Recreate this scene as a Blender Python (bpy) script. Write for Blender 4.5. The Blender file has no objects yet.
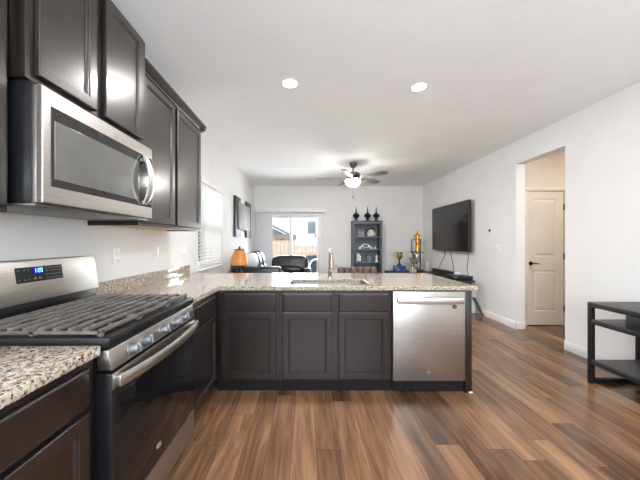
import bpy, bmesh, math, random
from mathutils import Vector, Matrix, noise as mnoise
random.seed(7)
PI = math.pi
S = bpy.context.scene
C = S.collection

# ------------------------------------------------------------------ camera, world, sun, big lights, exposure
H = 1.27                       # lens height; the lens stands at x=0, y=0 and looks along +Y
cd = bpy.data.cameras.new('camera'); cam = bpy.data.objects.new('camera', cd); C.objects.link(cam)
cam.location = (0, 0, H); cam.rotation_euler = (PI/2, 0, 0)
cd.sensor_width = 36; cd.lens = 283/640*36
cd.shift_x = 13/640; cd.shift_y = 2/640
cd.clip_start = 0.05; cd.clip_end = 200
S.camera = cam

w = bpy.data.worlds.new('sky'); S.world = w; w.use_nodes = True
wn = w.node_tree; wn.nodes.clear()
wo = wn.nodes.new('ShaderNodeOutputWorld'); wb = wn.nodes.new('ShaderNodeBackground')
ws = wn.nodes.new('ShaderNodeTexSky'); ws.sky_type = 'NISHITA'; ws.sun_disc = False
ws.sun_elevation = math.radians(48); ws.sun_rotation = math.radians(230); ws.air_density = 1.0; ws.dust_density = 3.0
wn.links.new(ws.outputs[0], wb.inputs[0]); wb.inputs[1].default_value = 0.5
wn.links.new(wb.outputs[0], wo.inputs[0])

sl = bpy.data.lights.new('sun', 'SUN'); sl.energy = 2.2; sl.angle = math.radians(1.0); sl.color = (1, .95, .87)
so = bpy.data.objects.new('sun', sl); C.objects.link(so)
so.rotation_euler = Vector((.62, .42, -.66)).to_track_quat('-Z', 'Y').to_euler()

def area(name, loc, rot, sx, sy, power, col=(1, 1, 1), shape='RECTANGLE', spread=PI):
    l = bpy.data.lights.new(name, 'AREA'); l.shape = shape; l.size = sx
    if shape in ('RECTANGLE', 'ELLIPSE'): l.size_y = sy
    l.energy = power; l.color = col; l.spread = spread
    o = bpy.data.objects.new(name, l); C.objects.link(o); o.location = loc; o.rotation_euler = rot
    return o
# added fill lamp by the rear window, tilted up; daylight through the glass door
area('rear_fill_light', (.5, -2.35, 1.40), (PI/2+math.radians(64), 0, 0), 2.4, 1.6, 128, (.82, .91, 1.0))
area('glass_door_daylight', (-.40, 7.72, 1.0), (-PI/2-math.radians(-4), 0, 0), 1.45, 1.8, 55, (.93, .97, 1.0))

vs = S.view_settings
vs.view_transform = 'Standard'; vs.look = 'None'; vs.gamma = 1; vs.use_curve_mapping = False
vs.exposure = 1.17
S.cycles.max_bounces = 10; S.cycles.diffuse_bounces = 6; S.cycles.glossy_bounces = 5
S.cycles.caustics_reflective = False; S.cycles.caustics_refractive = False
S.cycles.sample_clamp_indirect = 6
S.cycles.use_denoising = True

# ------------------------------------------------------------------ materials
def lin(r, g, b):
    f = lambda c: (c/255/12.92) if c/255 <= .04045 else ((c/255+.055)/1.055)**2.4
    return (f(r), f(g), f(b), 1)

class NT:
    def __init__(s, name):
        s.m = bpy.data.materials.new(name); s.m.use_nodes = True
        s.t = s.m.node_tree; s.t.nodes.clear()
        s.out = s.n('ShaderNodeOutputMaterial'); s.b = s.n('ShaderNodeBsdfPrincipled')
        s.l(s.b.outputs[0], s.out.inputs[0])
    def n(s, t, **k):
        x = s.t.nodes.new(t)
        for a, v in k.items(): setattr(x, a, v)
        return x
    def l(s, a, b): s.t.links.new(a, b)
    def math(s, op, a, b=None, c=None):
        x = s.n('ShaderNodeMath', operation=op)
        for i, v in enumerate((a, b, c)):
            if v is None: continue
            if isinstance(v, (int, float)): x.inputs[i].default_value = v
            else: s.l(v, x.inputs[i])
        return x.outputs[0]
    def pos(s, sc=(1, 1, 1)):
        g = s.n('ShaderNodeNewGeometry'); m = s.n('ShaderNodeMapping'); m.inputs['Scale'].default_value = sc
        s.l(g.outputs['Position'], m.inputs[0]); return m.outputs[0]
    def noise(s, vec, scale, detail=3, rough=.5):
        x = s.n('ShaderNodeTexNoise'); x.inputs['Scale'].default_value = scale
        x.inputs['Detail'].default_value = detail; x.inputs['Roughness'].default_value = rough
        s.l(vec, x.inputs['Vector']); return x.outputs['Fac']
    def ramp(s, fac, stops, interp='LINEAR'):
        r = s.n('ShaderNodeValToRGB'); r.color_ramp.interpolation = interp
        e = r.color_ramp.elements
        e[0].position, e[0].color = stops[0]; e[1].position, e[1].color = stops[-1]
        for p, c in stops[1:-1]:
            k = e.new(p); k.color = c
        s.l(fac, r.inputs[0]); return r.outputs[0]
    def mix(s, fac, a, b, blend='MIX'):
        x = s.n('ShaderNodeMix', data_type='RGBA', blend_type=blend)
        for v, i in ((fac, 0), (a, 6), (b, 7)):
            if isinstance(v, (int, float)): x.inputs[i].default_value = v
            elif isinstance(v, tuple): x.inputs[i].default_value = v
            else: s.l(v, x.inputs[i])
        return x.outputs[2]
    def bump(s, h, strength, dist=.01):
        x = s.n('ShaderNodeBump'); x.inputs['Strength'].default_value = strength; x.inputs['Distance'].default_value = dist
        s.l(h, x.inputs['Height']); s.l(x.outputs[0], s.b.inputs['Normal'])

def mat(name, c, c2=None, scale=8, stretch=(1, 1, 1), rough=.5, metal=0, bump=0, bscale=None, coat=0, emit=None, estr=0, trans=0, detail=3, spec=None):
    t = NT(name); c2 = c2 or tuple(v*.85 for v in c[:3])+(1,)
    v = t.pos(stretch)
    f = t.noise(v, scale, detail)
    t.l(t.ramp(f, [(.3, c), (.72, c2)]), t.b.inputs['Base Color'])
    t.b.inputs['Roughness'].default_value = rough; t.b.inputs['Metallic'].default_value = metal
    if coat: t.b.inputs['Coat Weight'].default_value = coat; t.b.inputs['Coat Roughness'].default_value = .18; t.b.inputs['Coat Tint'].default_value = (1, .93, .86, 1)
    if spec is not None: t.b.inputs['Specular IOR Level'].default_value = spec
    if trans: t.b.inputs['Transmission Weight'].default_value = trans
    if bump: t.bump(t.noise(t.pos(stretch), bscale or scale*4, 2), bump)
    if emit: t.b.inputs['Emission Color'].default_value = emit; t.b.inputs['Emission Strength'].default_value = estr
    return t.m

M = {}
M['wall'] = mat('wall_paint', lin(233, 232, 230), lin(229, 228, 226), 3, rough=.85, bump=.12, bscale=140)
M['ceiling'] = mat('ceiling_paint', lin(248, 248, 248), lin(245, 245, 245), 3, rough=.9, bump=.2, bscale=70)
M['hallwall'] = mat('hall_paint', lin(222, 212, 200), lin(218, 207, 195), 3, rough=.85, bump=.1, bscale=140)
M['trim'] = mat('white_trim', lin(238, 237, 234), lin(233, 232, 229), 5, rough=.45)
M['doorpaint'] = mat('door_paint', lin(224, 217, 207), lin(220, 212, 202), 4, rough=.5)
M['vinyl'] = mat('white_vinyl', lin(240, 240, 240), lin(235, 235, 235), 5, rough=.4)
M['esp'] = mat('espresso_wood', lin(35, 27, 26), lin(24, 19, 19), 9, (4, 4, .45), rough=.30, coat=.6, bump=.04, bscale=30, detail=5)
M['esp_in'] = mat('cabinet_interior', lin(205, 172, 128), lin(190, 155, 110), 6, rough=.6)
M['kick'] = mat('toe_kick_black', lin(24, 22, 23), lin(19, 18, 19), 9, rough=.6, spec=.3)
M['black'] = mat('black_enamel', lin(26, 26, 28), lin(21, 21, 23), 12, rough=.28)
M['blackmatte'] = mat('black_matte', lin(38, 37, 38), lin(30, 29, 30), 20, rough=.6)
M['iron'] = mat('cast_iron', lin(112, 104, 98), lin(88, 82, 77), 40, rough=.4, bump=.1, bscale=300)
M['ovenglass'] = mat('oven_glass', lin(20, 19, 22), lin(16, 16, 18), 4, rough=.06)
M['steel'] = mat('brushed_steel', lin(190, 184, 178), lin(173, 167, 161), 6, (1, 1, 60), rough=.34, metal=1)
M['steelh'] = mat('brushed_steel_across', lin(200, 197, 192), lin(184, 180, 175), 6, (.6, .6, 90), rough=.36, metal=1)
M['chrome'] = mat('polished_steel', lin(215, 213, 210), lin(205, 203, 200), 6, rough=.18, metal=1)
M['handle'] = mat('satin_steel', lin(226, 225, 222), lin(216, 214, 211), 6, (1, 1, 20), rough=.38, metal=1)
M['knob'] = mat('knob_satin', lin(142, 145, 150), lin(128, 131, 136), 12, rough=.5, metal=.85)
M['bronze'] = mat('warm_steel', lin(182, 168, 152), lin(164, 150, 134), 10, rough=.28, metal=1)
M['mwglass'] = mat('microwave_glass', lin(128, 127, 124), lin(116, 115, 112), 10, rough=.14, metal=.35)
M['mwedge'] = mat('microwave_black_glass', lin(50, 47, 46), lin(43, 41, 40), 10, rough=.1)
M['grey'] = mat('grey_metal', lin(130, 128, 125), lin(112, 110, 108), 10, rough=.4, metal=.8)
M['white'] = mat('white_plastic', lin(240, 239, 236), lin(234, 233, 230), 10, rough=.4)
M['ceramic'] = mat('white_ceramic', lin(240, 240, 238), lin(228, 228, 226), 10, rough=.2)
M['emblem'] = mat('emblem_silver', lin(225, 222, 220), lin(205, 203, 200), 10, rough=.25, metal=.7)
M['digits'] = mat('blue_digits', lin(120, 170, 255), lin(110, 160, 255), 5, emit=lin(90, 150, 255), estr=2.5)
M['display'] = mat('display_blue', lin(10, 20, 60), lin(8, 16, 50), 5, rough=.1, emit=lin(14, 40, 120), estr=.5)
M['btn'] = mat('panel_print', lin(150, 150, 152), lin(120, 120, 122), 50, rough=.5)
M['brnwood'] = mat('dark_brown_wood', lin(72, 55, 46), lin(54, 40, 34), 10, (8, 8, 1), rough=.5)
M['leather'] = mat('black_leather', lin(44, 43, 45), lin(32, 31, 33), 8, rough=.24, bump=.55, bscale=14)
M['whitele'] = mat('white_leather', lin(232, 233, 236), lin(218, 220, 224), 6, rough=.4, bump=.08, bscale=40)
M['brnle'] = mat('brown_leather', lin(104, 80, 70), lin(86, 64, 55), 14, rough=.5, bump=.1, bscale=60)
M['amber'] = mat('amber_shade', lin(196, 128, 58), lin(160, 96, 40), 6, (1, 1, .4), rough=.35, emit=lin(206, 126, 48), estr=.12)
M['lampbase'] = mat('lamp_bronze', lin(70, 50, 38), lin(50, 36, 28), 8, rough=.3, metal=.5)
M['tv'] = mat('tv_screen', lin(40, 38, 38), lin(36, 34, 34), 4, rough=.12)
M['tvbez'] = mat('tv_bezel', lin(46, 44, 44), lin(38, 36, 36), 6, rough=.35)
M['shelfblue'] = mat('slate_blue_wood', lin(122, 128, 140), lin(102, 108, 120), 8, (1, 1, .3), rough=.55)
M['shelfdark'] = mat('charcoal_wood', lin(86, 87, 94), lin(70, 71, 78), 8, (6, 6, .5), rough=.5)
M['finial'] = mat('dark_bronze', lin(66, 54, 46), lin(44, 36, 31), 14, rough=.32, metal=.6)
M['gold'] = mat('trophy_gold', lin(232, 178, 74), lin(214, 150, 46), 12, rough=.2, metal=.9)
M['palegold'] = mat('pale_gold', lin(226, 206, 140), lin(206, 184, 110), 12, rough=.22, metal=.8)
M['silver'] = mat('trophy_silver', lin(215, 214, 205), lin(190, 190, 180), 12, rough=.2, metal=.9)
M['blue'] = mat('trophy_blue', lin(58, 104, 158), lin(40, 76, 128), 20, rough=.25)
M['green'] = mat('trophy_green', lin(36, 62, 44), lin(28, 46, 34), 20, rough=.3)
M['marble'] = mat('trophy_marble', lin(222, 214, 200), lin(186, 176, 160), 30, rough=.3)
M['redwood'] = mat('trophy_wood', lin(112, 70, 52), lin(88, 52, 38), 20, rough=.35)
M['artgrey'] = mat('art_silver', lin(172, 170, 169), lin(128, 125, 124), 4, (1, 3, .6), rough=.65)
M['artdark'] = mat('art_charcoal', lin(60, 59, 62), lin(44, 43, 46), 8, rough=.5)
M['fan'] = mat('fan_nickel', lin(120, 112, 104), lin(98, 90, 84), 8, rough=.3, metal=.8)
M['blade'] = mat('fan_blade', lin(112, 106, 102), lin(94, 88, 84), 8, (1, 1, 1), rough=.5)
M['bowl'] = mat('fan_glass', lin(255, 250, 240), lin(255, 248, 236), 6, rough=.4, emit=lin(255, 253, 248), estr=58)
M['lampdisc'] = mat('led_disc', lin(255, 255, 250), lin(255, 255, 248), 6, rough=.5, emit=lin(255, 250, 240), estr=9)
M['fabric'] = mat('vane_fabric', lin(226, 226, 228), lin(214, 214, 217), 6, (40, 40, 1), rough=.8)
M['brass'] = mat('dark_lever', lin(60, 50, 42), lin(44, 37, 32), 10, rough=.35, metal=.7)
M['patio'] = mat('patio_cushion', lin(46, 54, 62), lin(36, 43, 50), 10, rough=.8)
M['fence'] = mat('cedar_fence', lin(138, 121, 106), lin(108, 91, 77), 4, (9, 9, .5), rough=.8)
M['fencecap'] = mat('grey_cedar', lin(92, 82, 76), lin(76, 66, 60), 6, rough=.9)
M['siding'] = mat('house_siding', lin(190, 196, 202), lin(182, 188, 195), 3, rough=.8)
M['roof'] = mat('roof_shingle', lin(84, 88, 94), lin(66, 70, 76), 12, rough=.9)
M['houseglass'] = mat('house_window_glass', lin(66, 74, 78), lin(54, 62, 66), 2, rough=.1)
M['housetrim'] = mat('house_blue_trim', lin(92, 102, 110), lin(80, 90, 98), 3, rough=.7)
M['patiogr'] = mat('patio_concrete', lin(190, 186, 180), lin(168, 164, 158), 3, rough=.9)
M['paper'] = mat('book_covers', lin(222, 218, 212), lin(200, 196, 190), 30, rough=.6)
M['adapter'] = mat('adapter_grey', lin(168, 163, 154), lin(150, 145, 137), 20, rough=.5)
M['cord'] = mat('black_cord', lin(44, 43, 44), lin(36, 35, 36), 10, rough=.5)
M['tabletop'] = mat('grey_black_board', lin(48, 46, 46), lin(38, 37, 37), 6, (1, 8, 1), rough=.4)
M['tablemetal'] = mat('black_steel', lin(27, 26, 28), lin(21, 20, 22), 20, rough=.5, spec=.35)

def granite():
    t = NT('granite'); v = t.pos()
    n1 = t.noise(v, 52, 4, .6); base = t.ramp(n1, [(.34, lin(150, 130, 112)), (.46, lin(186, 170, 152)), (.6, lin(208, 198, 184))])
    n2 = t.noise(v, 105, 4, .62); dk = t.ramp(n2, [(.41, (1, 1, 1, 1)), (.465, (0, 0, 0, 1))])
    c = t.mix(dk, base, lin(66, 56, 50))
    n3 = t.noise(t.pos((1.3, .8, 1)), 75, 3, .6); gr = t.ramp(n3, [(.56, (0, 0, 0, 1)), (.66, (1, 1, 1, 1))])
    c = t.mix(gr, c, lin(124, 110, 100))
    t.l(c, t.b.inputs['Base Color']); t.b.inputs['Roughness'].default_value = .09
    t.b.inputs['Specular IOR Level'].default_value = .6
    return t.m
M['granite'] = granite()

def planks():
    t = NT('plank_floor'); g = t.n('ShaderNodeNewGeometry'); s = t.n('ShaderNodeSeparateXYZ'); t.l(g.outputs['Position'], s.inputs[0])
    PW, PL = .150, 1.22
    u = t.math('DIVIDE', t.math('SUBTRACT', s.outputs[0], .056), PW); row = t.math('FLOOR', u)
    wn_ = t.n('ShaderNodeTexWhiteNoise', noise_dimensions='1D'); t.l(row, wn_.inputs['W'])
    v = t.math('ADD', t.math('DIVIDE', s.outputs[1], PL), wn_.outputs['Value']); col = t.math('FLOOR', v)
    cmb = t.n('ShaderNodeCombineXYZ'); t.l(row, cmb.inputs[0]); t.l(col, cmb.inputs[1])
    w2 = t.n('ShaderNodeTexWhiteNoise', noise_dimensions='3D'); t.l(cmb.outputs[0], w2.inputs['Vector'])
    # grain, shifted per plank
    gx = t.math('ADD', t.math('MULTIPLY', s.outputs[0], 22), t.math('MULTIPLY', w2.outputs['Value'], 37))
    gy = t.math('ADD', t.math('MULTIPLY', s.outputs[1], 1.7), t.math('MULTIPLY', w2.outputs['Value'], 91))
    gv = t.n('ShaderNodeCombineXYZ'); t.l(gx, gv.inputs[0]); t.l(gy, gv.inputs[1])
    gr = t.n('ShaderNodeTexNoise'); gr.inputs['Scale'].default_value = 1; gr.inputs['Detail'].default_value = 6; gr.inputs['Roughness'].default_value = .62
    gr.inputs['Distortion'].default_value = .8
    t.l(gv.outputs[0], gr.inputs['Vector'])
    gv2 = t.n('ShaderNodeCombineXYZ'); t.l(t.math('MULTIPLY', gx, .28), gv2.inputs[0]); t.l(t.math('MULTIPLY', gy, .8), gv2.inputs[1])
    g2 = t.n('ShaderNodeTexNoise'); g2.inputs['Scale'].default_value = 1; g2.inputs['Detail'].default_value = 2; t.l(gv2.outputs[0], g2.inputs['Vector'])
    f = t.math('ADD', t.math('MULTIPLY', w2.outputs['Value'], .32), t.math('ADD', t.math('MULTIPLY', gr.outputs['Fac'], .64), t.math('MULTIPLY', g2.outputs['Fac'], .36)))
    c = t.ramp(f, [(.40, lin(66, 46, 34)), (.54, lin(97, 69, 50)), (.68, lin(126, 92, 66)), (.86, lin(158, 120, 88))])
    fu = t.math('FRACT', u); fv = t.math('FRACT', v)
    e1 = t.math('MINIMUM', fu, t.math('SUBTRACT', 1, fu)); e2 = t.math('MINIMUM', fv, t.math('SUBTRACT', 1, fv))
    seam = t.math('MAXIMUM', t.math('LESS_THAN', e1, .011), t.math('LESS_THAN', e2, .0016))
    c = t.mix(t.math('MULTIPLY', seam, .55), c, lin(48, 32, 24))
    t.l(c, t.b.inputs['Base Color'])
    t.l(t.math('ADD', .15, t.math('MULTIPLY', gr.outputs['Fac'], .16)), t.b.inputs['Roughness'])
    t.bump(gr.outputs['Fac'], .05)
    return t.m
M['floor'] = planks()

def glass():
    t = NT('clear_glass'); t.t.nodes.remove(t.b)
    a = t.n('ShaderNodeBsdfTransparent'); b = t.n('ShaderNodeBsdfGlossy'); b.inputs['Roughness'].default_value = .02
    f = t.n('ShaderNodeFresnel'); f.inputs['IOR'].default_value = 1.35
    nz = t.noise(t.pos(), 3, 2); a.inputs[0].default_value = (.95, .97, .97, 1)
    x = t.n('ShaderNodeMixShader'); t.l(t.math('MULTIPLY', f.outputs[0], t.math('ADD', .9, t.math('MULTIPLY', nz, .1))), x.inputs[0])
    t.l(a.outputs[0], x.inputs[1]); t.l(b.outputs[0], x.inputs[2]); t.l(x.outputs[0], t.out.inputs[0])
    return t.m
M['glass'] = glass()

def blindmat():
    t = NT('blind_slat'); d = t.n('ShaderNodeBsdfTranslucent')
    nz = t.noise(t.pos(), 6, 2); c = t.ramp(nz, [(.3, lin(246, 246, 244)), (.7, lin(240, 240, 238))])
    t.l(c, t.b.inputs['Base Color']); t.l(c, d.inputs[0]); t.b.inputs['Roughness'].default_value = .4
    x = t.n('ShaderNodeMixShader'); x.inputs[0].default_value = .45
    t.l(t.b.outputs[0], x.inputs[1]); t.l(d.outputs[0], x.inputs[2]); t.l(x.outputs[0], t.out.inputs[0])
    return t.m
M['blind'] = blindmat()

# ------------------------------------------------------------------ mesh helpers
class MB:
    def __init__(s): s.bm = bmesh.new(); s.sm = set()
    def _merge(s, b, smooth):
        for f in b.faces: f.smooth = smooth
        me = bpy.data.meshes.new('tmp'); b.to_mesh(me); b.free()
        s.bm.from_mesh(me); bpy.data.meshes.remove(me)
    def box(s, x0, x1, y0, y1, z0, z1, bev=0, seg=2, rot=None):
        b = bmesh.new(); bmesh.ops.create_cube(b, size=1)
        c = Vector(((x0+x1)/2, (y0+y1)/2, (z0+z1)/2))
        for v in b.verts: v.co = Vector((v.co.x*(x1-x0), v.co.y*(y1-y0), v.co.z*(z1-z0)))
        if bev: bmesh.ops.bevel(b, geom=list(b.edges), offset=bev, segments=seg, profile=.5, affect='EDGES', clamp_overlap=True)
        for v in b.verts: v.co = (rot @ v.co if rot else v.co) + c
        s._merge(b, bool(bev)); return s
    def hexa(s, pts, bev=0):          # eight corners: bottom four, then top four
        b = bmesh.new(); V = [b.verts.new(p) for p in pts]
        for q in ((3, 2, 1, 0), (4, 5, 6, 7), (0, 1, 5, 4), (1, 2, 6, 5), (2, 3, 7, 6), (3, 0, 4, 7)): b.faces.new([V[i] for i in q])
        bmesh.ops.recalc_face_normals(b, faces=b.faces)
        if bev: bmesh.ops.bevel(b, geom=list(b.edges), offset=bev, segments=2, profile=.5, affect='EDGES')
        s._merge(b, bool(bev)); return s
    def prism(s, poly, d0, d1, fn, bev=0):   # poly (a,b) extruded d0..d1; fn(a,b,d)->xyz
        b = bmesh.new(); A = [b.verts.new(fn(p[0], p[1], d0)) for p in poly]; B = [b.verts.new(fn(p[0], p[1], d1)) for p in poly]
        n = len(poly); b.faces.new(A); b.faces.new(B[::-1])
        for i in range(n): b.faces.new((A[i], B[i], B[(i+1) % n], A[(i+1) % n]))
        bmesh.ops.recalc_face_normals(b, faces=b.faces)
        if bev: bmesh.ops.bevel(b, geom=list(b.edges), offset=bev, segments=2, profile=.5, affect='EDGES')
        s._merge(b, bool(bev)); return s
    def cyl(s, p0, p1, r, r1=None, seg=20):
        return s.tube([p0, p1], [r, r if r1 is None else r1], seg)
    def tube(s, pts, r, seg=10):
        pts = [Vector(p) for p in pts]; n = len(pts); rs = r if isinstance(r, (list, tuple)) else [r]*n
        b = bmesh.new(); rings = []; up = None
        for i, p in enumerate(pts):
            d = (pts[min(i+1, n-1)] - pts[max(i-1, 0)]).normalized()
            if up is None:
                up = d.cross(Vector((0, 0, 1)) if abs(d.z) < .9 else Vector((1, 0, 0))).normalized()
            else:
                up = (up - d*up.dot(d)).normalized()
            q = d.cross(up)
            rings.append([b.verts.new(p + (up*math.cos(2*PI*k/seg) + q*math.sin(2*PI*k/seg))*rs[i]) for k in range(seg)])
        for A, B in zip(rings, rings[1:]):
            for k in range(seg): b.faces.new((A[k], A[(k+1) % seg], B[(k+1) % seg], B[k]))
        b.faces.new(rings[0][::-1]); b.faces.new(rings[-1])
        bmesh.ops.recalc_face_normals(b, faces=b.faces)
        s._merge(b, True); return s
    def lathe(s, prof, c, seg=24):      # prof [(r,z)] around z through c
        b = bmesh.new(); rings = []
        for r, z in prof:
            r = max(r, .0004)
            rings.append([b.verts.new((c[0]+r*math.cos(2*PI*k/seg), c[1]+r*math.sin(2*PI*k/seg), c[2]+z)) for k in range(seg)])
        for A, B in zip(rings, rings[1:]):
            for k in range(seg): b.faces.new((A[k], A[(k+1) % seg], B[(k+1) % seg], B[k]))
        b.faces.new(rings[0][::-1]); b.faces.new(rings[-1])
        bmesh.ops.recalc_face_normals(b, faces=b.faces)
        s._merge(b, True); return s
    def blob(s, c, size, e1=.5, e2=.5, rot=None, nu=24, nv=14):  # superellipsoid
        f = lambda x, e: math.copysign(abs(x)**e, x)
        b = bmesh.new(); rows = []
        for j in range(nv+1):
            a = -PI/2 + PI*j/nv; row = []
            for i in range(nu):
                t = 2*PI*i/nu
                p = Vector((f(math.cos(a), e1)*f(math.cos(t), e2)*size[0]/2, f(math.cos(a), e1)*f(math.sin(t), e2)*size[1]/2, f(math.sin(a), e1)*size[2]/2))
                row.append(b.verts.new((rot @ p if rot else p) + Vector(c)))
            rows.append(row)
        for A, B in zip(rows, rows[1:]):
            for k in range(nu): b.faces.new((A[k], A[(k+1) % nu], B[(k+1) % nu], B[k]))
        bmesh.ops.remove_doubles(b, verts=b.verts, dist=.0002)
        bmesh.ops.recalc_face_normals(b, faces=b.faces)
        s._merge(b, True); return s
    def rings(s, rs, fill=True, back=True):   # rs: list of rings of xyz corner points
        b = bmesh.new(); R = [[b.verts.new(p) for p in r] for r in rs]
        for A, B in zip(R, R[1:]):
            n = len(A)
            for k in range(n): b.faces.new((A[k], A[(k+1) % n], B[(k+1) % n], B[k]))
        if fill: b.faces.new(R[-1])
        if back: b.faces.new(R[0][::-1])
        bmesh.ops.recalc_face_normals(b, faces=b.faces)
        s._merge(b, False); return s
    def build(s, name, m, parent=None):
        off = Vector((0, 0, 0)); p = parent
        while p is not None: off += Vector(p.location); p = p.parent
        for v in s.bm.verts: v.co -= off
        me = bpy.data.meshes.new(name); s.bm.to_mesh(me); s.bm.free()
        me.materials.append(M[m] if isinstance(m, str) else m)
        if any(p.use_smooth for p in me.polygons): me.set_sharp_from_angle(angle=math.radians(40))
        o = bpy.data.objects.new(name, me); C.objects.link(o)
        if parent: o.parent = parent
        return o

def tag(o, label, cat, group=None, kind=None):
    o['label'] = label; o['category'] = cat
    if group: o['group'] = group
    if kind: o['kind'] = kind
    return o
def thing(name, label, cat, loc, group=None):
    o = bpy.data.objects.new(name, None); C.objects.link(o); o.location = loc; o.empty_display_size = .05
    return tag(o, label, cat, group)
def struct(mb, name, m, label, cat):
    return tag(mb.build(name, m), label, cat, kind='structure')
def copy_tree(o, dloc, parent=None):
    c = o.copy(); C.objects.link(c)
    if parent: c.parent = parent
    else: c.location = Vector(o.location) + Vector(dloc)
    for ch in list(o.children): copy_tree(ch, dloc, c)
    return c

# ------------------------------------------------------------------ the setting
XL, XR, YB, YR, ZC = -1.385, 3.05, 7.45, -2.6, 2.74
OY0, OY1, OZ = 3.345, 4.13, 2.41                 # opening in the right wall
struct(MB().box(XL-.15, 4.6, YR-.15, YB+.15, -.1, 0), 'floor', 'floor', 'brown wood plank floor running towards the living room', 'floor')
struct(MB().box(XL-.15, 4.6, YR-.15, YB+.15, ZC, ZC+.1), 'ceiling', 'ceiling', 'white lightly textured flat ceiling', 'ceiling')
WY0, WY1, WZ0, WZ1 = 3.60, 4.50, .95, 2.06
b = MB()
b.box(XL-.15, XL, YR-.15, WY0, 0, ZC).box(XL-.15, XL, WY1, YB+.15, 0, ZC).box(XL-.15, XL, WY0, WY1, 0, WZ0).box(XL-.15, XL, WY0, WY1, WZ1, ZC)
struct(b, 'wall_left', 'wall', 'pale grey wall behind the range and the sofa', 'wall')
b = MB()
b.box(XR, XR+.13, YR-.15, OY0, 0, ZC).box(XR, XR+.13, OY1, YB+.15, 0, ZC).box(XR, XR+.13, OY0, OY1, OZ, ZC)
struct(b, 'wall_right', 'wall', 'white wall with the television and the hall opening', 'wall')
DX0, DX1, DZ = -1.16, .37, 2.0
b = MB()
b.box(XL, DX0, YB, YB+.15, 0, ZC).box(DX1, XR, YB, YB+.15, 0, ZC).box(DX0, DX1, YB, YB+.15, DZ, ZC)
struct(b, 'wall_back', 'wall', 'pale grey far wall with sliding glass door', 'wall')
RX0, RX1, RZ0, RZ1 = -.8, 1.8, .55, 2.3
b = MB()
b.box(XL, RX0, YR-.15, YR, 0, ZC).box(RX1, XR, YR-.15, YR, 0, ZC).box(RX0, RX1, YR-.15, YR, 0, RZ0).box(RX0, RX1, YR-.15, YR, RZ1, ZC)
struct(b, 'wall_rear', 'wall', 'pale wall behind the viewer with an added wide window', 'wall')
# hall behind the opening
HY = 4.30
CX0, CX1, CZ = 3.335, 3.905, 2.045
b = MB()
b.box(XR+.13, CX0, HY, HY+.12, 0, ZC).box(CX1, 4.5, HY, HY+.12, 0, ZC).box(CX0, CX1, HY, HY+.12, CZ, ZC)
struct(b, 'wall_hall', 'hallwall', 'beige hall wall around the closet door', 'wall')
struct(MB().box(4.4, 4.52, 1.4, HY, 0, ZC).box(XR+.13, 4.4, 1.4, 1.52, 0, ZC), 'wall_hall_side', 'hallwall', 'beige hall side walls behind the opening', 'wall')

struct(MB().box(XR+.13, 4.5, HY+.60, HY+.68, 0, ZC).box(XR+.131, XR+.2, HY+.12, HY+.6, 0, ZC).box(4.43, 4.5, HY+.12, HY+.6, 0, ZC), 'wall_closet', 'hallwall', 'beige inside walls of the closet behind the door', 'wall')
def base(name, x0, x1, y0, y1, label):
    h, t = .105, None
    struct(MB().box(x0, x1, y0, y1, 0, h, .004), name, 'trim', label, 'baseboard')
base('baseboard_right', XR-.014, XR, OY1-.014, YB, 'white baseboard under the television wall')
base('baseboard_right_near', XR-.014, XR, YR, OY0, 'white baseboard behind the black console table')
base('baseboard_jamb', XR-.014, XR+.13, OY1-.014, OY1, 'short white baseboard turning into the hall opening')
base('baseboard_back', DX1+.06, XR-.014, YB-.014, YB, 'white baseboard along the far wall')
base('baseboard_left', XL, XL+.014, 3.45, YB-.014, 'white baseboard behind the sofa')
base('baseboard_hall', XR+.145, CX0-.06, HY-.014, HY, 'short white baseboard beside the closet door')

# closet door with its casing
b = MB()
for x0, x1, z0, z1 in ((CX0-.055, CX0, 0, CZ), (CX1, CX1+.055, 0, CZ), (CX0-.055, CX1+.055, CZ, CZ+.055)):
    b.box(x0, x1, HY-.016, HY-.001, z0, z1, .004)
struct(b, 'trim_1', 'doorpaint', 'beige casing around the closet door', 'door casing')
d = thing('door_1', 'beige two panel closet door in the hall alcove', 'door', ((CX0+CX1)/2, HY+.02, 0)); d['kind'] = 'structure'
def rect(x0, x1, z0, z1, y): return [(x0, y, z0), (x1, y, z0), (x1, y, z1), (x0, y, z1)]
def panelled(mb, x0, x1, z0, z1, yf, th, panels):
    # stiles and rails around recessed panels, with raised centre fields
    xs = sorted({x0, x1} | {p[0] for p in panels} | {p[1] for p in panels}); 
    px0, px1 = panels[0][0], panels[0][1]
    mb.box(x0, px0, yf, yf+th, z0, z1); mb.box(px1, x1, yf, yf+th, z0, z1)
    zs = [z0] + [z for p in panels for z in (p[2], p[3])] + [z1]
    for a, c in zip(zs[0::2], zs[1::2]): mb.box(px0, px1, yf, yf+th, a, c)
    for (a, c, e, f) in panels:
        mb.rings([rect(a, c, e, f, yf), rect(a+.012, c-.012, e+.012, f-.012, yf+.010), rect(a+.022, c-.022, e+.022, f-.022, yf+.010),
                  rect(a+.045, c-.045, e+.045, f-.045, yf+.002)], back=False)
b = MB(); panelled(b, CX0+.004, CX1-.004, .012, CZ-.004, HY+.004, .035, [(CX0+.11, CX1-.11, .215, .84), (CX0+.11, CX1-.11, 1.05, 1.93)])
b.build('door_panel', 'doorpaint', d)
b = MB(); b.cyl((CX0+.065, HY+.004, .945), (CX0+.065, HY-.006, .945), .03); b.cyl((CX0+.065, HY-.006, .945), (CX0+.065, HY-.045, .945), .011)
b.tube([(CX0+.055, HY-.045, .945), (CX0+.10, HY-.048, .947), (CX0+.165, HY-.045, .94)], [.011, .010, .007])
o = b.build('door_handle', 'brass', d); o['label'] = 'dark bronze lever handle'
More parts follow.
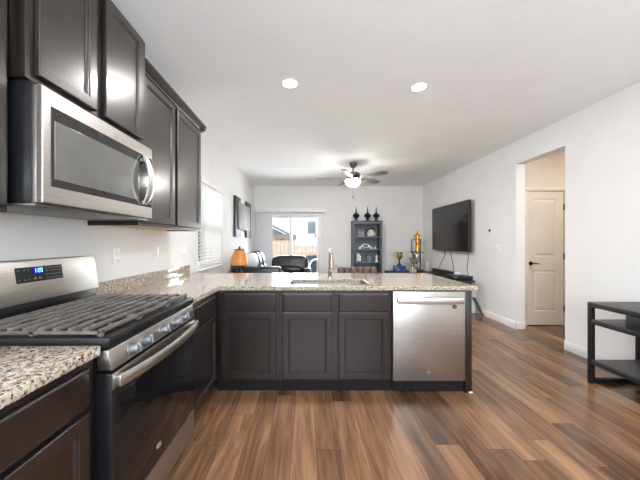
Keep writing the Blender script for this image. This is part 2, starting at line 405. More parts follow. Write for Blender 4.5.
for z in (.26, 1.05, 1.80):
    MB().cyl((CX1-.002, HY-.004, z-.045), (CX1-.002, HY-.004, z+.045), .008, seg=10).build('hinge', 'brass', d)

# left window and its blind
wd = thing('window_1', 'white window in the left wall beyond the cabinets', 'window', (XL-.08, (WY0+WY1)/2, WZ0)); wd['kind'] = 'structure'
b = MB()
for y0, y1, z0, z1 in ((WY0, WY0+.05, WZ0, WZ1), (WY1-.05, WY1, WZ0, WZ1), (WY0+.05, WY1-.05, WZ0, WZ0+.05), (WY0+.05, WY1-.05, WZ1-.05, WZ1), (WY0+.05, WY1-.05, 1.48, 1.53)):
    b.box(XL-.12, XL-.06, y0, y1, z0, z1, .004)
b.build('window_frame', 'vinyl', wd)
MB().box(XL-.092, XL-.086, WY0+.05, WY1-.05, WZ0+.05, WZ1-.05).build('pane', 'glass', wd)
bl = thing('window_blind', 'white horizontal slat blind lowered over the left window', 'blind', (XL, (WY0+WY1)/2, WZ0))
MB().box(XL+.001, XL+.06, WY0-.03, WY1+.03, WZ1-.03, WZ1+.045, .006).build('headrail', 'white', bl)
b = MB(); n = 25
for k in range(n):
    z = WZ0-.015 + (WZ1-.04-WZ0)*k/(n-1)
    b.box(XL+.004, XL+.054, WY0-.02, WY1+.02, z-.0012, z+.0012, rot=Matrix.Rotation(math.radians(-58), 3, 'Y'))
b.build('slats', 'blind', bl)
MB().box(XL+.008, XL+.05, WY0-.02, WY1+.02, WZ0-.05, WZ0-.03, .004).build('bottom_rail', 'white', bl)
for y in (WY0+.12, WY1-.12): MB().tube([(XL+.058, y, WZ0-.04), (XL+.058, y, WZ1-.03)], .0015, 6).build('cord', 'white', bl)

# sliding glass door
sd = thing('door_2', 'white framed sliding glass door to the yard', 'glass door', ((DX0+DX1)/2, YB, 0)); sd['kind'] = 'structure'
b = MB()
for x0, x1, z0, z1 in ((DX0, DX0+.045, 0, DZ), (DX1-.045, DX1, 0, DZ), (DX0+.045, DX1-.045, DZ-.045, DZ), (DX0+.045, DX1-.045, 0, .03)):
    b.box(x0, x1, YB-.012, YB+.12, z0, z1, .004)
b.build('door_frame', 'vinyl', sd)
def sash(x0, x1, y):
    b = MB()
    for a, c, e, f in ((x0, x0+.06, .03, DZ-.045), (x1-.06, x1, .03, DZ-.045), (x0+.06, x1-.06, DZ-.105, DZ-.045), (x0+.06, x1-.06, .03, .12)):
        b.box(a, c, y, y+.035, e, f, .004)
    o = b.build('sash', 'vinyl', sd)
    MB().box(x0+.055, x1-.055, y+.014, y+.02, .115, DZ-.1).build('pane', 'glass', o)
    return o
XM = -.42
sash(DX0+.045, XM+.035, YB+.055); s2 = sash(XM-.035, DX1-.045, YB+.012)
MB().box(DX1-.095, DX1-.06, YB-.022, YB+.012, .92, 1.12, .008).build('pull_handle', 'white', s2)
vb = thing('vertical_blind', 'white vertical blind stacked at the left of the glass door', 'blind', (-.4, YB-.06, 2.02))
MB().box(-1.31, .47, YB-.13, YB-.005, 2.04, 2.155, .006).build('valance', 'white', vb)
b = MB()
for k in range(11):
    x = -1.27 + k*.033
    b.box(x-.042, x+.042, YB-.066, YB-.0645, .03, 2.03, rot=Matrix.Rotation(math.radians(30), 3, 'Z'))
b.build('vanes', 'fabric', vb)
# unseen rear window behind the viewer, added as a source of daylight
rw = thing('window_2', 'wide unseen window added behind the viewer for daylight', 'window', ((RX0+RX1)/2, YR-.08, RZ0)); rw['kind'] = 'structure'
b = MB()
for x0, x1, z0, z1 in ((RX0, RX0+.05, RZ0, RZ1), (RX1-.05, RX1, RZ0, RZ1), (RX0+.05, RX1-.05, RZ0, RZ0+.05), (RX0+.05, RX1-.05, RZ1-.05, RZ1), (.47, .53, RZ0+.05, RZ1-.05)):
    b.box(x0, x1, YR-.12, YR-.06, z0, z1, .004)
b.build('window_frame', 'vinyl', rw)
MB().box(RX0+.05, RX1-.05, YR-.092, YR-.086, RZ0+.05, RZ1-.05).build('pane', 'glass', rw)

# ------------------------------------------------------------------ outdoors
struct(MB().box(-14, 14, YB+.16, 30, -.35, -.25), 'ground_outside', 'patiogr', 'pale ground of the back yard', 'ground')
FY = 11.2
fe = thing('garden_fence', 'tan cedar board fence across the back yard', 'fence', (0, FY, -.25))
b = MB(); x = -4.2; k = 0
while x < 4.5:
    b.box(x, x+.136, FY-.01, FY+.01, -.24, 1.52 + random.uniform(-.008, .008), .003); x += .145
b.build('boards', 'fence', fe)
b = MB()
for z in (.0, .75, 1.38): b.box(-4.2, 4.5, FY+.011, FY+.05, z, z+.09)
b.build('rails', 'fence', fe)
MB().box(-4.2, 4.5, FY-.05, FY-.012, 1.39, 1.555).box(-4.2, 4.5, FY-.05, FY+.06, 1.556, 1.58).build('top_board', 'fencecap', fe)
for x in (-3.0, -.62, 1.8):
    MB().box(x-.045, x+.045, FY+.051, FY+.14, -.25, 1.5).build('post', 'fence', fe)
# neighbour houses
h = thing('white_house', 'white neighbour house with one dark window above the fence', 'house', (2.2, 18, -.25))
MB().box(-.62, 6.5, 16.5, 21, -.25, 5.2).build('wall', 'siding', h)
b = MB(); b.box(-.75, 6.7, 16.1, 21.3, 5.2, 5.35); b.build('roof', 'roof', h)
f = MB().box(.02, .50, 16.44, 16.5, 1.75, 2.5, .01).build('window', 'housetrim', h)
MB().box(.06, .46, 16.42, 16.436, 1.82, 2.43).build('pane', 'houseglass', f)
h = thing('grey_roofed_house', 'neighbour house with a sloping grey roof left of the white house', 'house', (-3.4, 18, -.25))
MB().box(-6.4, -1.35, 17.0, 22, -.25, 1.75).build('wall', 'housetrim', h)
MB().prism([(-1.0, 1.62), (-1.0, 1.78), (-3.9, 3.25), (-6.8, 1.78), (-6.8, 1.62), (-3.9, 3.05)], 16.5, 22.4, lambda a, z, y: (a, y, z)).build('roof', 'roof', h)
MB().prism([(-1.35, 1.75), (-3.9, 3.04), (-6.4, 1.75)], 17.0, 17.05, lambda a, z, y: (a, y, z)).build('gable', 'housetrim', h)
f = MB().box(-2.3, -1.55, 16.94, 17.0, 1.2, 1.72, .01).build('window', 'vinyl', h)
MB().box(-2.22, -1.63, 16.92, 16.936, 1.27, 1.66).build('pane', 'houseglass', f)
# patio chair just outside
pc = thing('patio_chair', 'patio chair with pale curved arms and blue-grey cushion outside the glass door', 'patio chair', (.2, 8.5, -.25))
MB().blob((.20, 8.56, .60), (.58, .15, .54), .4, .35).build('back_cushion', 'patio', pc)
MB().blob((.20, 8.86, .22), (.56, .56, .16), .4, .35).build('seat_cushion', 'patio', pc)
MB().box(-.06, .46, 8.58, 9.15, .06, .14, .01).build('seat_frame', 'white', pc)
b = MB(); b.tube([(.04, 8.42, -.249), (.05, 8.42, .30), (.07, 8.42, .56), (.13, 8.42, .70), (.24, 8.42, .755), (.36, 8.42, .75), (.45, 8.42, .66), (.48, 8.42, .3), (.48, 8.42, -.249)], .026, 10)
b.build('back_hoop', 'white', pc)
for x in (-.05, .50): MB().tube([(x, 8.44, .42), (x, 8.8, .40), (x, 9.1, .36), (x, 9.16, .2), (x, 9.16, -.249)], .024, 8).build('arm', 'white', pc)

# ------------------------------------------------------------------ cabinets
def PX(front):   # run along the left wall, faces +X : a = y, depth goes to -X
    return lambda a, dpt, z: (front-dpt, a, z)
def PY(front):   # peninsula, faces -Y : a = x, depth goes to +Y
    return lambda a, dpt, z: (a, front+dpt, z)
def q(P, a0, a1, z0, z1, i, dpt): return [P(a0+i, dpt, z0+i), P(a1-i, dpt, z0+i), P(a1-i, dpt, z1-i), P(a0+i, dpt, z1-i)]
def cab_door(parent, P, a0, a1, z0, z1, th=.02, rail=.046, name='door'):
    b = MB()
    b.rings([q(P, a0, a1, z0, z1, 0, th), q(P, a0, a1, z0, z1, 0, .004), q(P, a0, a1, z0, z1, .0015, .0012), q(P, a0, a1, z0, z1, .004, 0),
             q(P, a0, a1, z0, z1, rail, 0), q(P, a0, a1, z0, z1, rail+.003, .004), q(P, a0, a1, z0, z1, rail+.009, .004),
             q(P, a0, a1, z0, z1, rail+.012, .010), q(P, a0, a1, z0, z1, rail+.014, .0125)], fill=False)
    o = b.build(name, 'esp', parent)
    b = MB(); r = rail+.0135
    b.rings([q(P, a0, a1, z0, z1, r, .016), q(P, a0, a1, z0, z1, r, .012)]); b.build('panel', 'esp', o)
    return o
def cab_drawer(parent, P, a0, a1, z0, z1, th=.02):
    b = MB()
    b.rings([q(P, a0, a1, z0, z1, 0, th), q(P, a0, a1, z0, z1, 0, .006), q(P, a0, a1, z0, z1, .002, .003), q(P, a0, a1, z0, z1, .005, .001), q(P, a0, a1, z0, z1, .009, 0)])
    return b.build('drawer_front', 'esp', parent)
def obox(b, P, a0, a1, d0, d1, z0, z1, bev=0):
    p, r = P(a0, d0, z0), P(a1, d1, z1)
    return b.box(min(p[0], r[0]), max(p[0], r[0]), min(p[1], r[1]), max(p[1], r[1]), z0, z1, bev)

NY, RY0, RY1 = .15, 1.018, 1.780        # near end of the near cabinets; the range
CT, CB = .90, .865                       # worktop top and underside
XF, XC = -.70, -.74                      # cabinet face; worktop edge is a little in front of it
XC = -.737
XFACE = -.765                            # face frame of the left base run
YF = 2.40                                # face frame of the peninsula

# near base cabinet
nb = thing('base_cabinet', 'dark base cabinet left of the range with drawer over door', 'cabinet', ((XL+XFACE)/2, (NY+RY0)/2, 0))
P = PX(XFACE)
obox(MB(), P, NY, RY0-.004, .002, XFACE-XL-.004, .1, CB).build('carcass', 'esp', nb)
obox(MB(), P, NY, RY0-.004, .07, XFACE-XL-.01, .0, .1).build('toe_kick', 'kick', nb)
P = PX(XFACE+.021)
cab_drawer(nb, P, .56, RY0-.045, .705, .835); cab_door(nb, P, .56, RY0-.045, .115, .685)
cab_drawer(nb, P, NY+.02, .53, .705, .835); cab_door(nb, P, NY+.02, .53, .115, .685)

# corner cabinet beyond the range (left run)
cc = thing('base_cabinet', 'dark base cabinet between the range and the peninsula corner', 'cabinet', ((XL+XFACE)/2, 2.1, 0))
P = PX(XFACE)
obox(MB(), P, RY1+.004, 3.02, .002, XFACE-XL-.004, .1, CB).build('carcass', 'esp', cc)
obox(MB(), P, RY1+.004, 3.0, .07, XFACE-XL-.01, 0, .1).build('toe_kick', 'kick', cc)
P = PX(XFACE+.021)
cab_drawer(cc, P, RY1+.03, 2.33, .68, .83); cab_door(cc, P, RY1+.03, 2.33, .12, .668)

# peninsula cabinets
PB = 3.02
pc1 = thing('base_cabinet', 'dark peninsula cabinet in the inner corner with single drawer and door', 'cabinet', (-.48, 2.7, 0))
P = PY(YF)
obox(MB(), P, XFACE+.004, -.228, .002, PB-YF, .1, CB).build('carcass', 'esp', pc1)
obox(MB(), P, XFACE+.004, -.228, .02, PB-YF-.01, 0, .1).build('toe_kick', 'kick', pc1)
P = PY(YF-.021)
cab_drawer(pc1, P, -.70, -.262, .683, .832); cab_door(pc1, P, -.70, -.262, .118, .672)
pc2 = thing('sink_cabinet', 'dark sink base cabinet with two doors in the peninsula', 'cabinet', (.24, 2.7, 0))
P = PY(YF)
b = MB(); obox(b, P, -.226, .712, .002, .02, .1, CB)
for a0, a1, d0, d1, z0, z1 in ((-.226, -.208, .02, PB-YF, .1, CB), (.694, .712, .02, PB-YF, .1, CB), (-.208, .694, .02, PB-YF, .1, .12), (-.208, .694, PB-YF-.012, PB-YF, .12, CB)):
    obox(b, P, a0, a1, d0, d1, z0, z1)
b.build('carcass', 'esp', pc2)
obox(MB(), P, -.226, .712, .02, PB-YF-.01, 0, .1).build('toe_kick', 'kick', pc2)
P = PY(YF-.021)
for a0, a1 in ((-.205, .212), (.268, .688)):
    cab_drawer(pc2, P, a0, a1, .683, .832); cab_door(pc2, P, a0, a1, .118, .672)
ep = thing('end_panel', 'dark end panel closing the peninsula right of the dishwasher', 'cabinet panel', (1.36, 2.7, 0))
MB().box(1.33, 1.386, YF-.02, PB, .0, CB, .002).build('panel', 'esp', ep)
MB().box(1.36, 1.392, YF-.024, YF-.006, 0, .012, .003).build('floor_glide', 'white', ep)
struct(MB().box(-.73, 1.386, PB+.002, PB+.10, 0, CB-.001), 'wall_peninsula', 'wall', 'low white wall backing the peninsula', 'wall')

# upper cabinets
U0, U1 = 1.375, 2.375
def upper(label, y0, y1, xf, z0, z1, doors, crown=True, name='upper_cabinet'):
    t = thing(name, label, 'cabinet', ((XL+xf)/2, (y0+y1)/2, z0))
    P = PX(xf)
    b = MB(); obox(b, P, y0+.002, y1-.002, .002, xf-XL-.003, z0+.012, z1); 
    obox(b, P, y0+.002, y1-.002, .002, .022, z0, z0+.012); obox(b, P, y0+.002, y0+.018, .022, xf-XL-.003, z0, z0+.012); obox(b, P, y1-.018, y1-.002, .022, xf-XL-.003, z0, z0+.012)
    b.build('carcass', 'esp', t)
    obox(MB(), P, y0+.02, y1-.02, .024, xf-XL-.004, z0+.0085, z0+.0115).build('underside', 'esp_in', t)
    Pd = PX(xf+.021)
    for a0, a1, e, f in doors: cab_door(t, Pd, a0, a1, e, f, rail=.044)
    if crown:
        prof = [(0, 0), (.012, 0), (.016, .012), (.03, .022), (.046, .045), (.05, .05), (.05, .065), (0, .065)]
        b = MB(); b.prism(prof, y0+.002, y1+.046, lambda a, z, y: (xf+a, y, z1-.012+z))
        b.prism(prof, XL+.002, xf+.05, lambda a, z, x: (x, y1-.003+a, z1-.012+z)); b.build('crown_molding', 'esp', t)
    return t
upper('dark wall cabinet at the left edge, left of the microwave', .3, RY0, -1.075, U0, U1, [(.32, .645, U0+.02, U1-.02), (.665, RY0-.02, U0+.02, U1-.02)], crown=False)
upper('dark two door wall cabinet directly above the microwave', RY0, RY1, -1.015, 1.868, 2.52, [(1.053, 1.343, 1.89, 2.50), (1.402, 1.722, 1.89, 2.50)], crown=False)
upper('dark two door wall cabinet right of the microwave with crown molding', RY1, 2.80, -1.062, U0, U1, [(RY1+.02, 2.24, U0+.025, U1-.03), (2.28, 2.78, U0+.025, U1-.03)])

# ------------------------------------------------------------------ worktops
tag(MB().box(XL+.002, XC, NY, RY0-.004, CB, CT, .006).build('worktop', 'granite'), 'speckled granite worktop left of the range', 'worktop')
# L-shaped slab, sink cut-out as a gap between boxes merged into one outline
SX0, SX1, SY0, SY1 = -.15, .555, 2.47, 2.83
PY0, PY1, PX1 = 2.364, 3.377, 1.43
def slab_with_hole(name):
    b = bmesh.new()
    outer = [(XL+.002, RY1+.004), (XC, RY1+.004), (XC, PY0), (PX1, PY0), (PX1, PY1), (XL+.002, PY1)]
    r, hole = .05, []
    for cx, cy, a0 in ((SX1-r, SY1-r, 0), (SX0+r, SY1-r, 90), (SX0+r, SY0+r, 180), (SX1-r, SY0+r, 270)):
        for k in range(5):
            a = math.radians(a0 + 90*k/4); hole.append((cx+r*math.cos(a), cy+r*math.sin(a)))
    ed = []
    for loop in (outer, hole):
        V = [b.verts.new((x, y, CT)) for x, y in loop]
        ed += [b.edges.new((V[i], V[(i+1) % len(V)])) for i in range(len(V))]
    res = bmesh.ops.triangle_fill(b, edges=ed, use_beauty=True)
    # drop triangles inside the hole
    for f in list(b.faces):
        c = f.calc_center_median()
        if SX0 < c.x < SX1 and SY0 < c.y < SY1 and all(SX0-.001 <= v.co.x <= SX1+.001 and SY0-.001 <= v.co.y <= SY1+.001 for v in f.verts):
            b.faces.remove(f)
    ext = bmesh.ops.extrude_face_region(b, geom=list(b.faces))
    for v in [g for g in ext['geom'] if isinstance(g, bmesh.types.BMVert)]: v.co.z = CB
    bmesh.ops.recalc_face_normals(b, faces=b.faces)
    mb = MB(); mb._merge(b, False); o = mb.build(name, 'granite')
    m = o.modifiers.new('edge', 'BEVEL'); m.width = .004; m.segments = 2; m.limit_method = 'ANGLE'; m.angle_limit = math.radians(60)
    return o
tag(slab_with_hole('worktop'), 'L-shaped speckled granite worktop of the peninsula around the sink', 'worktop')
tag(MB().box(XL+.002, XL+.022, RY1+.004, 3.30, CT, CT+.102, .003).build('backsplash', 'granite'), 'low granite backsplash strip right of the range', 'backsplash')
tag(MB().box(XL+.002, XL+.022, NY, RY0-.004, CT, CT+.102, .003).build('backsplash', 'granite'), 'granite backsplash strip at the left edge beside the range', 'backsplash')

# sink
sk = thing('sink', 'stainless undermount sink in the peninsula worktop', 'sink', ((SX0+SX1)/2, (SY0+SY1)/2, .68))
def rr(x0, x1, y0, y1, r, z):
    out = []
    for cx, cy, a0 in ((x1-r, y1-r, 0), (x0+r, y1-r, 90), (x0+r, y0+r, 180), (x1-r, y0+r, 270)):
        for k in range(5):
            a = math.radians(a0+90*k/4); out.append((cx+r*math.cos(a), cy+r*math.sin(a), z))
    return out
b = MB(); e = .02
b.rings([rr(SX0-e, SX1+e, SY0-e, SY1+e, .05, CB-.001), rr(SX0-.004, SX1+.004, SY0-.004, SY1+.004, .05, CB-.001), rr(SX0, SX1, SY0, SY1, .05, .70), rr(SX0+.03, SX1-.03, SY0+.03, SY1-.03, .04, .675)], back=False)
b.build('basin', 'steelh', sk)
MB().lathe([(.045, 0), (.045, .004), (.03, .005), (.0, .002)], ((SX0+SX1)/2, (SY0+SY1)/2+.05, .676)).build('drain', 'chrome', sk)
# faucet
fx, fy = .235, 2.905
fa = thing('faucet', 'warm steel pull-down kitchen faucet behind the sink', 'faucet', (fx, fy, CT))
MB().lathe([(.028, 0), (.028, .006), (.021, .012), (.019, .05), (.021, .055), (.019, .10), (.016, .108)], (fx, fy, CT)).build('base', 'bronze', fa)
pts = [(fx, fy, CT+.10), (fx, fy, CT+.20)]
for k in range(0, 11):
    a = PI*k/10; pts.append((fx, fy-.085+.085*math.cos(a), CT+.215+.078*math.sin(a)))
MB().tube(pts, .0145, 14).build('spout', 'bronze', fa)
MB().tube([(fx, fy-.17, CT+.225), (fx, fy-.172, CT+.19), (fx, fy-.174, CT+.13), (fx, fy-.175, CT+.10)], [.016, .021, .024, .021], 16).build('spray_head', 'bronze', fa)
MB().tube([(fx+.015, fy, CT+.07), (fx+.04, fy, CT+.075), (fx+.062, fy-.01, CT+.13)], [.011, .010, .006], 10).build('lever', 'bronze', fa)

# ------------------------------------------------------------------ dishwasher
dw = thing('dishwasher', 'stainless dishwasher with curved bar handle at the peninsula end', 'dishwasher', (1.02, 2.7, 0))
DX_0, DX_1 = .722, 1.326
MB().box(DX_0-.006, DX_1+.002, YF+.005, PB-.02, .02, CB-.004).build('body', 'black', dw)
MB().box(DX_0, DX_1, YF-.03, YF+.004, .105, .855, .005).build('door', 'steel', dw)
MB().box(DX_0, DX_1, YF+.0, YF+.004+.01, .012, .098).build('kick_plate', 'kick', dw)
hy = YF-.034; hz = .785
b = MB(); n = 20; x0, x1 = DX_0+.03, DX_1-.03
secs = []
for k in range(n+1):
    u = k/n; x = x0+(x1-x0)*u; d_ = .030+.026*math.sin(PI*u)**.7
    y = hy+.004-d_
    secs.append([(x, y+.004, hz+.030), (x, y-.003, hz+.026), (x, y-.006, hz+.008), (x, y-.005, hz-.014), (x, y, hz-.027), (x, y+.012, hz-.026), (x, y+.014, hz+.026)])
b.rings(secs); 
for x in (x0+.012, x1-.012): b.box(x-.012, x+.012, hy-.028, hy+.006, hz-.017, hz+.017, .003)
o = b.build('handle', 'handle', dw)
for f in o.data.polygons: f.use_smooth = True
o.data.set_sharp_from_angle(angle=math.radians(60))
b = MB(); b.cyl((1.236, YF-.0295, .728), (1.236, YF-.034, .728), .017, seg=24)
o = b.build('vent_ring', 'black', dw); MB().cyl((1.236, YF-.0338, .728), (1.236, YF-.036, .728), .011, seg=20).build('vent_cap', 'grey', o)
M['emblem_dark'] = mat('emblem_grey', lin(150, 145, 140), lin(136, 131, 127), 10, rough=.35, metal=.7)
def swirl(parent, P, ca, cz, s, m='emblem'):   # oval ring mark with a short flick through it
    pts = []
    for k in range(15):
        a = math.radians(40+300*k/14); pts.append(P(ca+s*math.cos(a), .0006, cz+s*.55*math.sin(a)))
    b = MB(); b.tube(pts, s*.10, 6)
    b.tube([P(ca-s*.9, .0006, cz-s*.1), P(ca, .0006, cz+s*.12), P(ca+s*1.15, .0006, cz-s*.02)], [s*.05, s*.12, s*.05], 6)
    return b.build('emblem', m, parent)
swirl(dw, PY(YF-.0305), 1.02, .175, .017, 'emblem_dark')

# ------------------------------------------------------------------ range
rg = thing('range', 'stainless gas range with black cooktop and oven door', 'range', (-1.04, 1.4, 0))
XRF = -.735            # body front
MB().box(XL+.03, XRF-.03, RY0+.002, RY1-.002, .03, .885).build('body', 'black', rg)
b = MB(); b.box(XL+.04, -.712, RY0, RY1, .885, .925, .008); b.build('cooktop', 'black', rg)
# front control panel, tilted
YA, YZ = RY0+.004, RY1-.004
MB().hexa([(-.76, YA, .804), (-.704, YA, .804), (-.704, YZ, .804), (-.76, YZ, .804), (-.76, YA, .878), (-.720, YA, .878), (-.720, YZ, .878), (-.76, YZ, .878)], .003).build('control_panel', 'steel', rg)
for y in (1.147, 1.24, 1.39, 1.525, 1.618):
    b = MB(); c = Vector((-.711, y, .838)); nx = Vector((.975, 0, .21))
    b.tube([c-nx*.004, c+nx*.004], [.027, .026], 24)
    o_ = b.build('knob', 'steel', rg)
    b = MB(); b.tube([c+nx*.004, c+nx*.030, c+nx*.034], [.0215, .019, .016], 24)
    b.box(c.x+.018, c.x+.040, y-.005, y+.005, c.z-.011, c.z+.03, .003, rot=Matrix.Rotation(math.radians(-15), 3, 'Y'))
    b.build('grip', 'knob', o_)
od = MB().box(-.765, -.705, YA, YZ, .235, .792, .005).build('oven_door', 'black', rg)
MB().box(-.7055, -.7035, YA+.015, YZ-.015, .25, .70, .0008).build('window', 'ovenglass', od)
MB().box(-.706, -.702, YA, YZ, .735, .792, .001).build('top_trim', 'steel', od)
b = MB(); n = 22; secs = []
for k in range(n+1):
    u = k/n; y = YA+.012+(YZ-YA-.024)*u; d_ = .022+.036*math.sin(PI*u)**.75
    x = -.705+d_; z = .762
    secs.append([(x, y, z+.022), (x+.006, y, z+.014), (x+.008, y, z), (x+.006, y, z-.014), (x, y, z-.022), (x-.010, y, z-.02), (x-.010, y, z+.02)])
b.rings(secs)
for y in (YA+.022, YZ-.022): b.box(-.708, -.676, y-.015, y+.015, .742, .784, .004)
o = b.build('handle', 'steelh', od)
for f in o.data.polygons: f.use_smooth = True
o.data.set_sharp_from_angle(angle=math.radians(60))
swirl(od, PX(-.7032), 1.345, .305, .02)
MB().box(-.765, -.708, YA, YZ, .075, .225, .006).build('drawer', 'steelh', rg)
MB().box(XL+.05, -.79, YA+.01, YZ-.01, 0, .07).build('plinth', 'kick', rg)
# burners and grates
for x, y, r in ((-.89, 1.16, .045), (-1.14, 1.16, .038), (-.89, 1.64, .05), (-1.14, 1.64, .034), (-1.015, 1.40, .045)):
    o = MB().lathe([(r*1.25, 0), (r*1.2, .008), (r*.95, .012), (r*.9, .016)], (x, y, .925)).build('burner', 'grey', rg)
    MB().lathe([(r*.85, .016), (r*.85, .022), (r*.75, .025), (0, .026)], (x, y, .925)).build('burner_cap', 'blackmatte', o)
gz = .952
for y0, y1 in ((1.030, 1.272), (1.276, 1.522), (1.526, 1.768)):
    b = MB(); gx0, gx1 = -1.255, -.755
    for x in (gx0, gx1): b.box(x-.007, x+.007, y0, y1, gz-.016, gz, .003)
    for y in (y0+.006, y1-.006): b.box(gx0, gx1, y-.006, y+.006, gz-.020, gz-.008, .002)
    for k in range(1, 9):
        x = gx0+(gx1-gx0)*k/9
        b.box(x-.007, x+.007, y0, y1, gz-.012, gz+.004, .003)
    b.box(gx0, gx1, (y0+y1)/2-.005, (y0+y1)/2+.005, gz-.022, gz-.011, .002)
    for x in (gx0, (gx0+gx1)/2, gx1):
        for y in (y0+.007, y1-.007): b.box(x-.007, x+.007, y-.007, y+.007, .925, gz-.004)
    b.build('grate', 'iron', rg)
# backguard
bk = MB()
zt, xb, xt = 1.185, -1.305, -1.335
poly = [(RY0+.004, .985)]
for k in range(7):
    a = math.radians(180-90*k/6); poly.append((RY0+.004+.03+.03*math.cos(a), zt-.03+.03*math.sin(a)))
for k in range(7):
    a = math.radians(90-90*k/6); poly.append((RY1-.004-.03+.03*math.cos(a), zt-.03+.03*math.sin(a)))
poly.append((RY1-.004, .985))
def bgx(z): return xb+(xt-xb)*(z-.985)/(zt-.985)
bk.prism(poly, 0, 1, lambda y, z, d_: ((XL+.006) if d_ == 0 else bgx(z), y, z), .004)
o = bk.build('backguard', 'steelh', rg)
MB().box(XL+.04, -1.318, RY0+.006, RY1-.006, .92, .985, .002).build('backguard_base', 'black', rg)
def BG(y, z, d_): return (bgx(z)+d_, y, z)
dpo = MB().prism([(1.285, 1.078), (1.53, 1.078), (1.53, 1.15), (1.285, 1.15)], .0001, .002, BG).build('display_panel', 'black', rg)
b = MB(); b.prism([(1.365, 1.116), (1.425, 1.116), (1.425, 1.146), (1.365, 1.146)], .0021, .0026, BG); so_ = b.build('clock_screen', 'display', dpo)
SEG = {'1': 'bc', '2': 'abged', '0': 'abcdef', '8': 'abcdefg'}
def seg7(b, y, z, s, ch):
    w_, h_ = s*.5, s; t_ = s*.11
    R_ = {'a': (0, w_, h_-t_, h_), 'g': (0, w_, h_/2-t_/2, h_/2+t_/2), 'd': (0, w_, 0, t_), 'b': (w_-t_, w_, h_/2, h_), 'c': (w_-t_, w_, 0, h_/2), 'f': (0, t_, h_/2, h_), 'e': (0, t_, 0, h_/2)}
    for c in SEG[ch]:
        y0, y1, z0, z1 = R_[c]; b.prism([(y+y0, z+z0), (y+y1, z+z0), (y+y1, z+z1), (y+y0, z+z1)], .0027, .0032, BG)
b = MB(); zz = 1.1215
seg7(b, 1.372, zz, .02, '1'); seg7(b, 1.392, zz, .02, '2'); seg7(b, 1.407, zz, .02, '0')
for dz in (.005, .013): b.prism([(1.3865, zz+dz), (1.3885, zz+dz), (1.3885, zz+dz+.002), (1.3865, zz+dz+.002)], .0027, .0032, BG)
b.build('clock_digits', 'digits', dpo)
def button(y, z, hw, hh): MB().prism([(y-hw, z), (y+hw, z), (y+hw, z+hh), (y-hw, z+hh)], .0021, .0026, BG).build('button', 'btn', dpo)
for y in (1.297, 1.325, 1.345, 1.44, 1.456, 1.472, 1.49, 1.506, 1.52):
    for z in ((1.09, 1.135) if y < 1.36 else (1.088, 1.106, 1.124, 1.138)): button(y, z, .004, .0035)
for y in (1.375, 1.40): button(y, 1.09, .006, .008)

# ------------------------------------------------------------------ microwave
mw = thing('microwave', 'stainless over-the-range microwave under the wall cabinet', 'microwave', (-1.17, 1.4, 1.41))
my0, my1, mz0, mz1, mxf = 1.032, 1.764, 1.415, 1.845, -.965
MB().box(XL+.004, mxf-.045, my0+.002, my1-.002, mz0, mz1+.018, .002).build('body', 'black', mw)
MB().box(XL+.03, mxf-.03, my0+.004, my1-.004, mz0-.012, mz0-.001, .002).build('vent_underside', 'grey', mw)
MB().box(mxf-.044, mxf-.022, my0, my1, mz0, mz1, .002).build('trim_band', 'steel', mw)
P = PX(mxf); b = MB()
a0, a1 = my0, my1
b.rings([q(P, a0, a1, mz0, mz1, 0, .021), q(P, a0, a1, mz0, mz1, 0, .003), q(P, a0, a1, mz0, mz1, .003, 0)])
md = b.build('door', 'steel', mw)
wy0, wy1, wz0, wz1 = my0+.034, my1-.010, 1.48, 1.782
b = MB(); P2 = PX(mxf+.003); b.rings([q(P2, wy0, wy1, wz0, wz1, 0, .0025), q(P2, wy0, wy1, wz0, wz1, .001, 0)]); wi = b.build('window_surround', 'mwedge', md)
b = MB(); P3 = PX(mxf+.0045); b.rings([q(P3, wy0+.012, wy1-.13, wz0+.03, wz1-.05, 0, .0013), q(P3, wy0+.012, wy1-.13, wz0+.03, wz1-.05, .001, 0)]); b.build('window', 'mwglass', md)
b = MB(); n = 16; secs = []; hy_ = my1-.100
for k in range(n+1):
    u = k/n; z = wz0+.010+(wz1-wz0-.018)*u; d_ = .012+.042*math.sin(PI*u)**.8; yw = .020+.012*math.sin(PI*u)
    x = mxf+.003+d_
    secs.append([(x-.008, hy_-yw, z), (x, hy_-yw, z), (x+.006, hy_-yw*.5, z), (x+.006, hy_+yw*.5, z), (x, hy_+yw, z), (x-.008, hy_+yw, z)])
b.rings(secs)
for z in (wz0+.022, wz1-.028): b.box(mxf+.002, mxf+.024, hy_-.012, hy_+.012, z-.012, z+.012, .003)
o = b.build('handle', 'handle', md)
for f in o.data.polygons: f.use_smooth = True
o.data.set_sharp_from_angle(angle=math.radians(60))
swirl(md, PX(mxf+.0004), 1.43, 1.802, .016)
b = MB(); obox(b, PX(mxf+.0045), my1-.035, my1-.022, 0, .0012, wz0+.02, wz0+.03); b.build('button', 'btn', md)

# ------------------------------------------------------------------ wall plates on the left wall
def plate(label, y, z, kind):
    t = thing('outlet' if kind == 'o' else 'light_switch', label, 'outlet' if kind == 'o' else 'switch', (XL, y, z))
    MB().box(XL+.0005, XL+.007, y-.036, y+.036, z-.058, z+.058, .003).build('cover_plate', 'white', t)
    if kind == 'o':
        for dz in (-.024, .024): MB().box(XL+.0072, XL+.010, y-.017, y+.017, z+dz-.014, z+dz+.014, .002).build('socket', 'ceramic', t)
    else: MB().box(XL+.0072, XL+.011, y-.016, y+.016, z-.033, z+.033, .002).build('rocker', 'ceramic', t)
plate('white outlet plate nearest the range on the left wall', 2.05, 1.17, 'o')
plate('white switch plate between the two outlets above the backsplash', 2.60, 1.165, 's')
plate('white outlet plate nearest the left window', 3.18, 1.165, 'o')

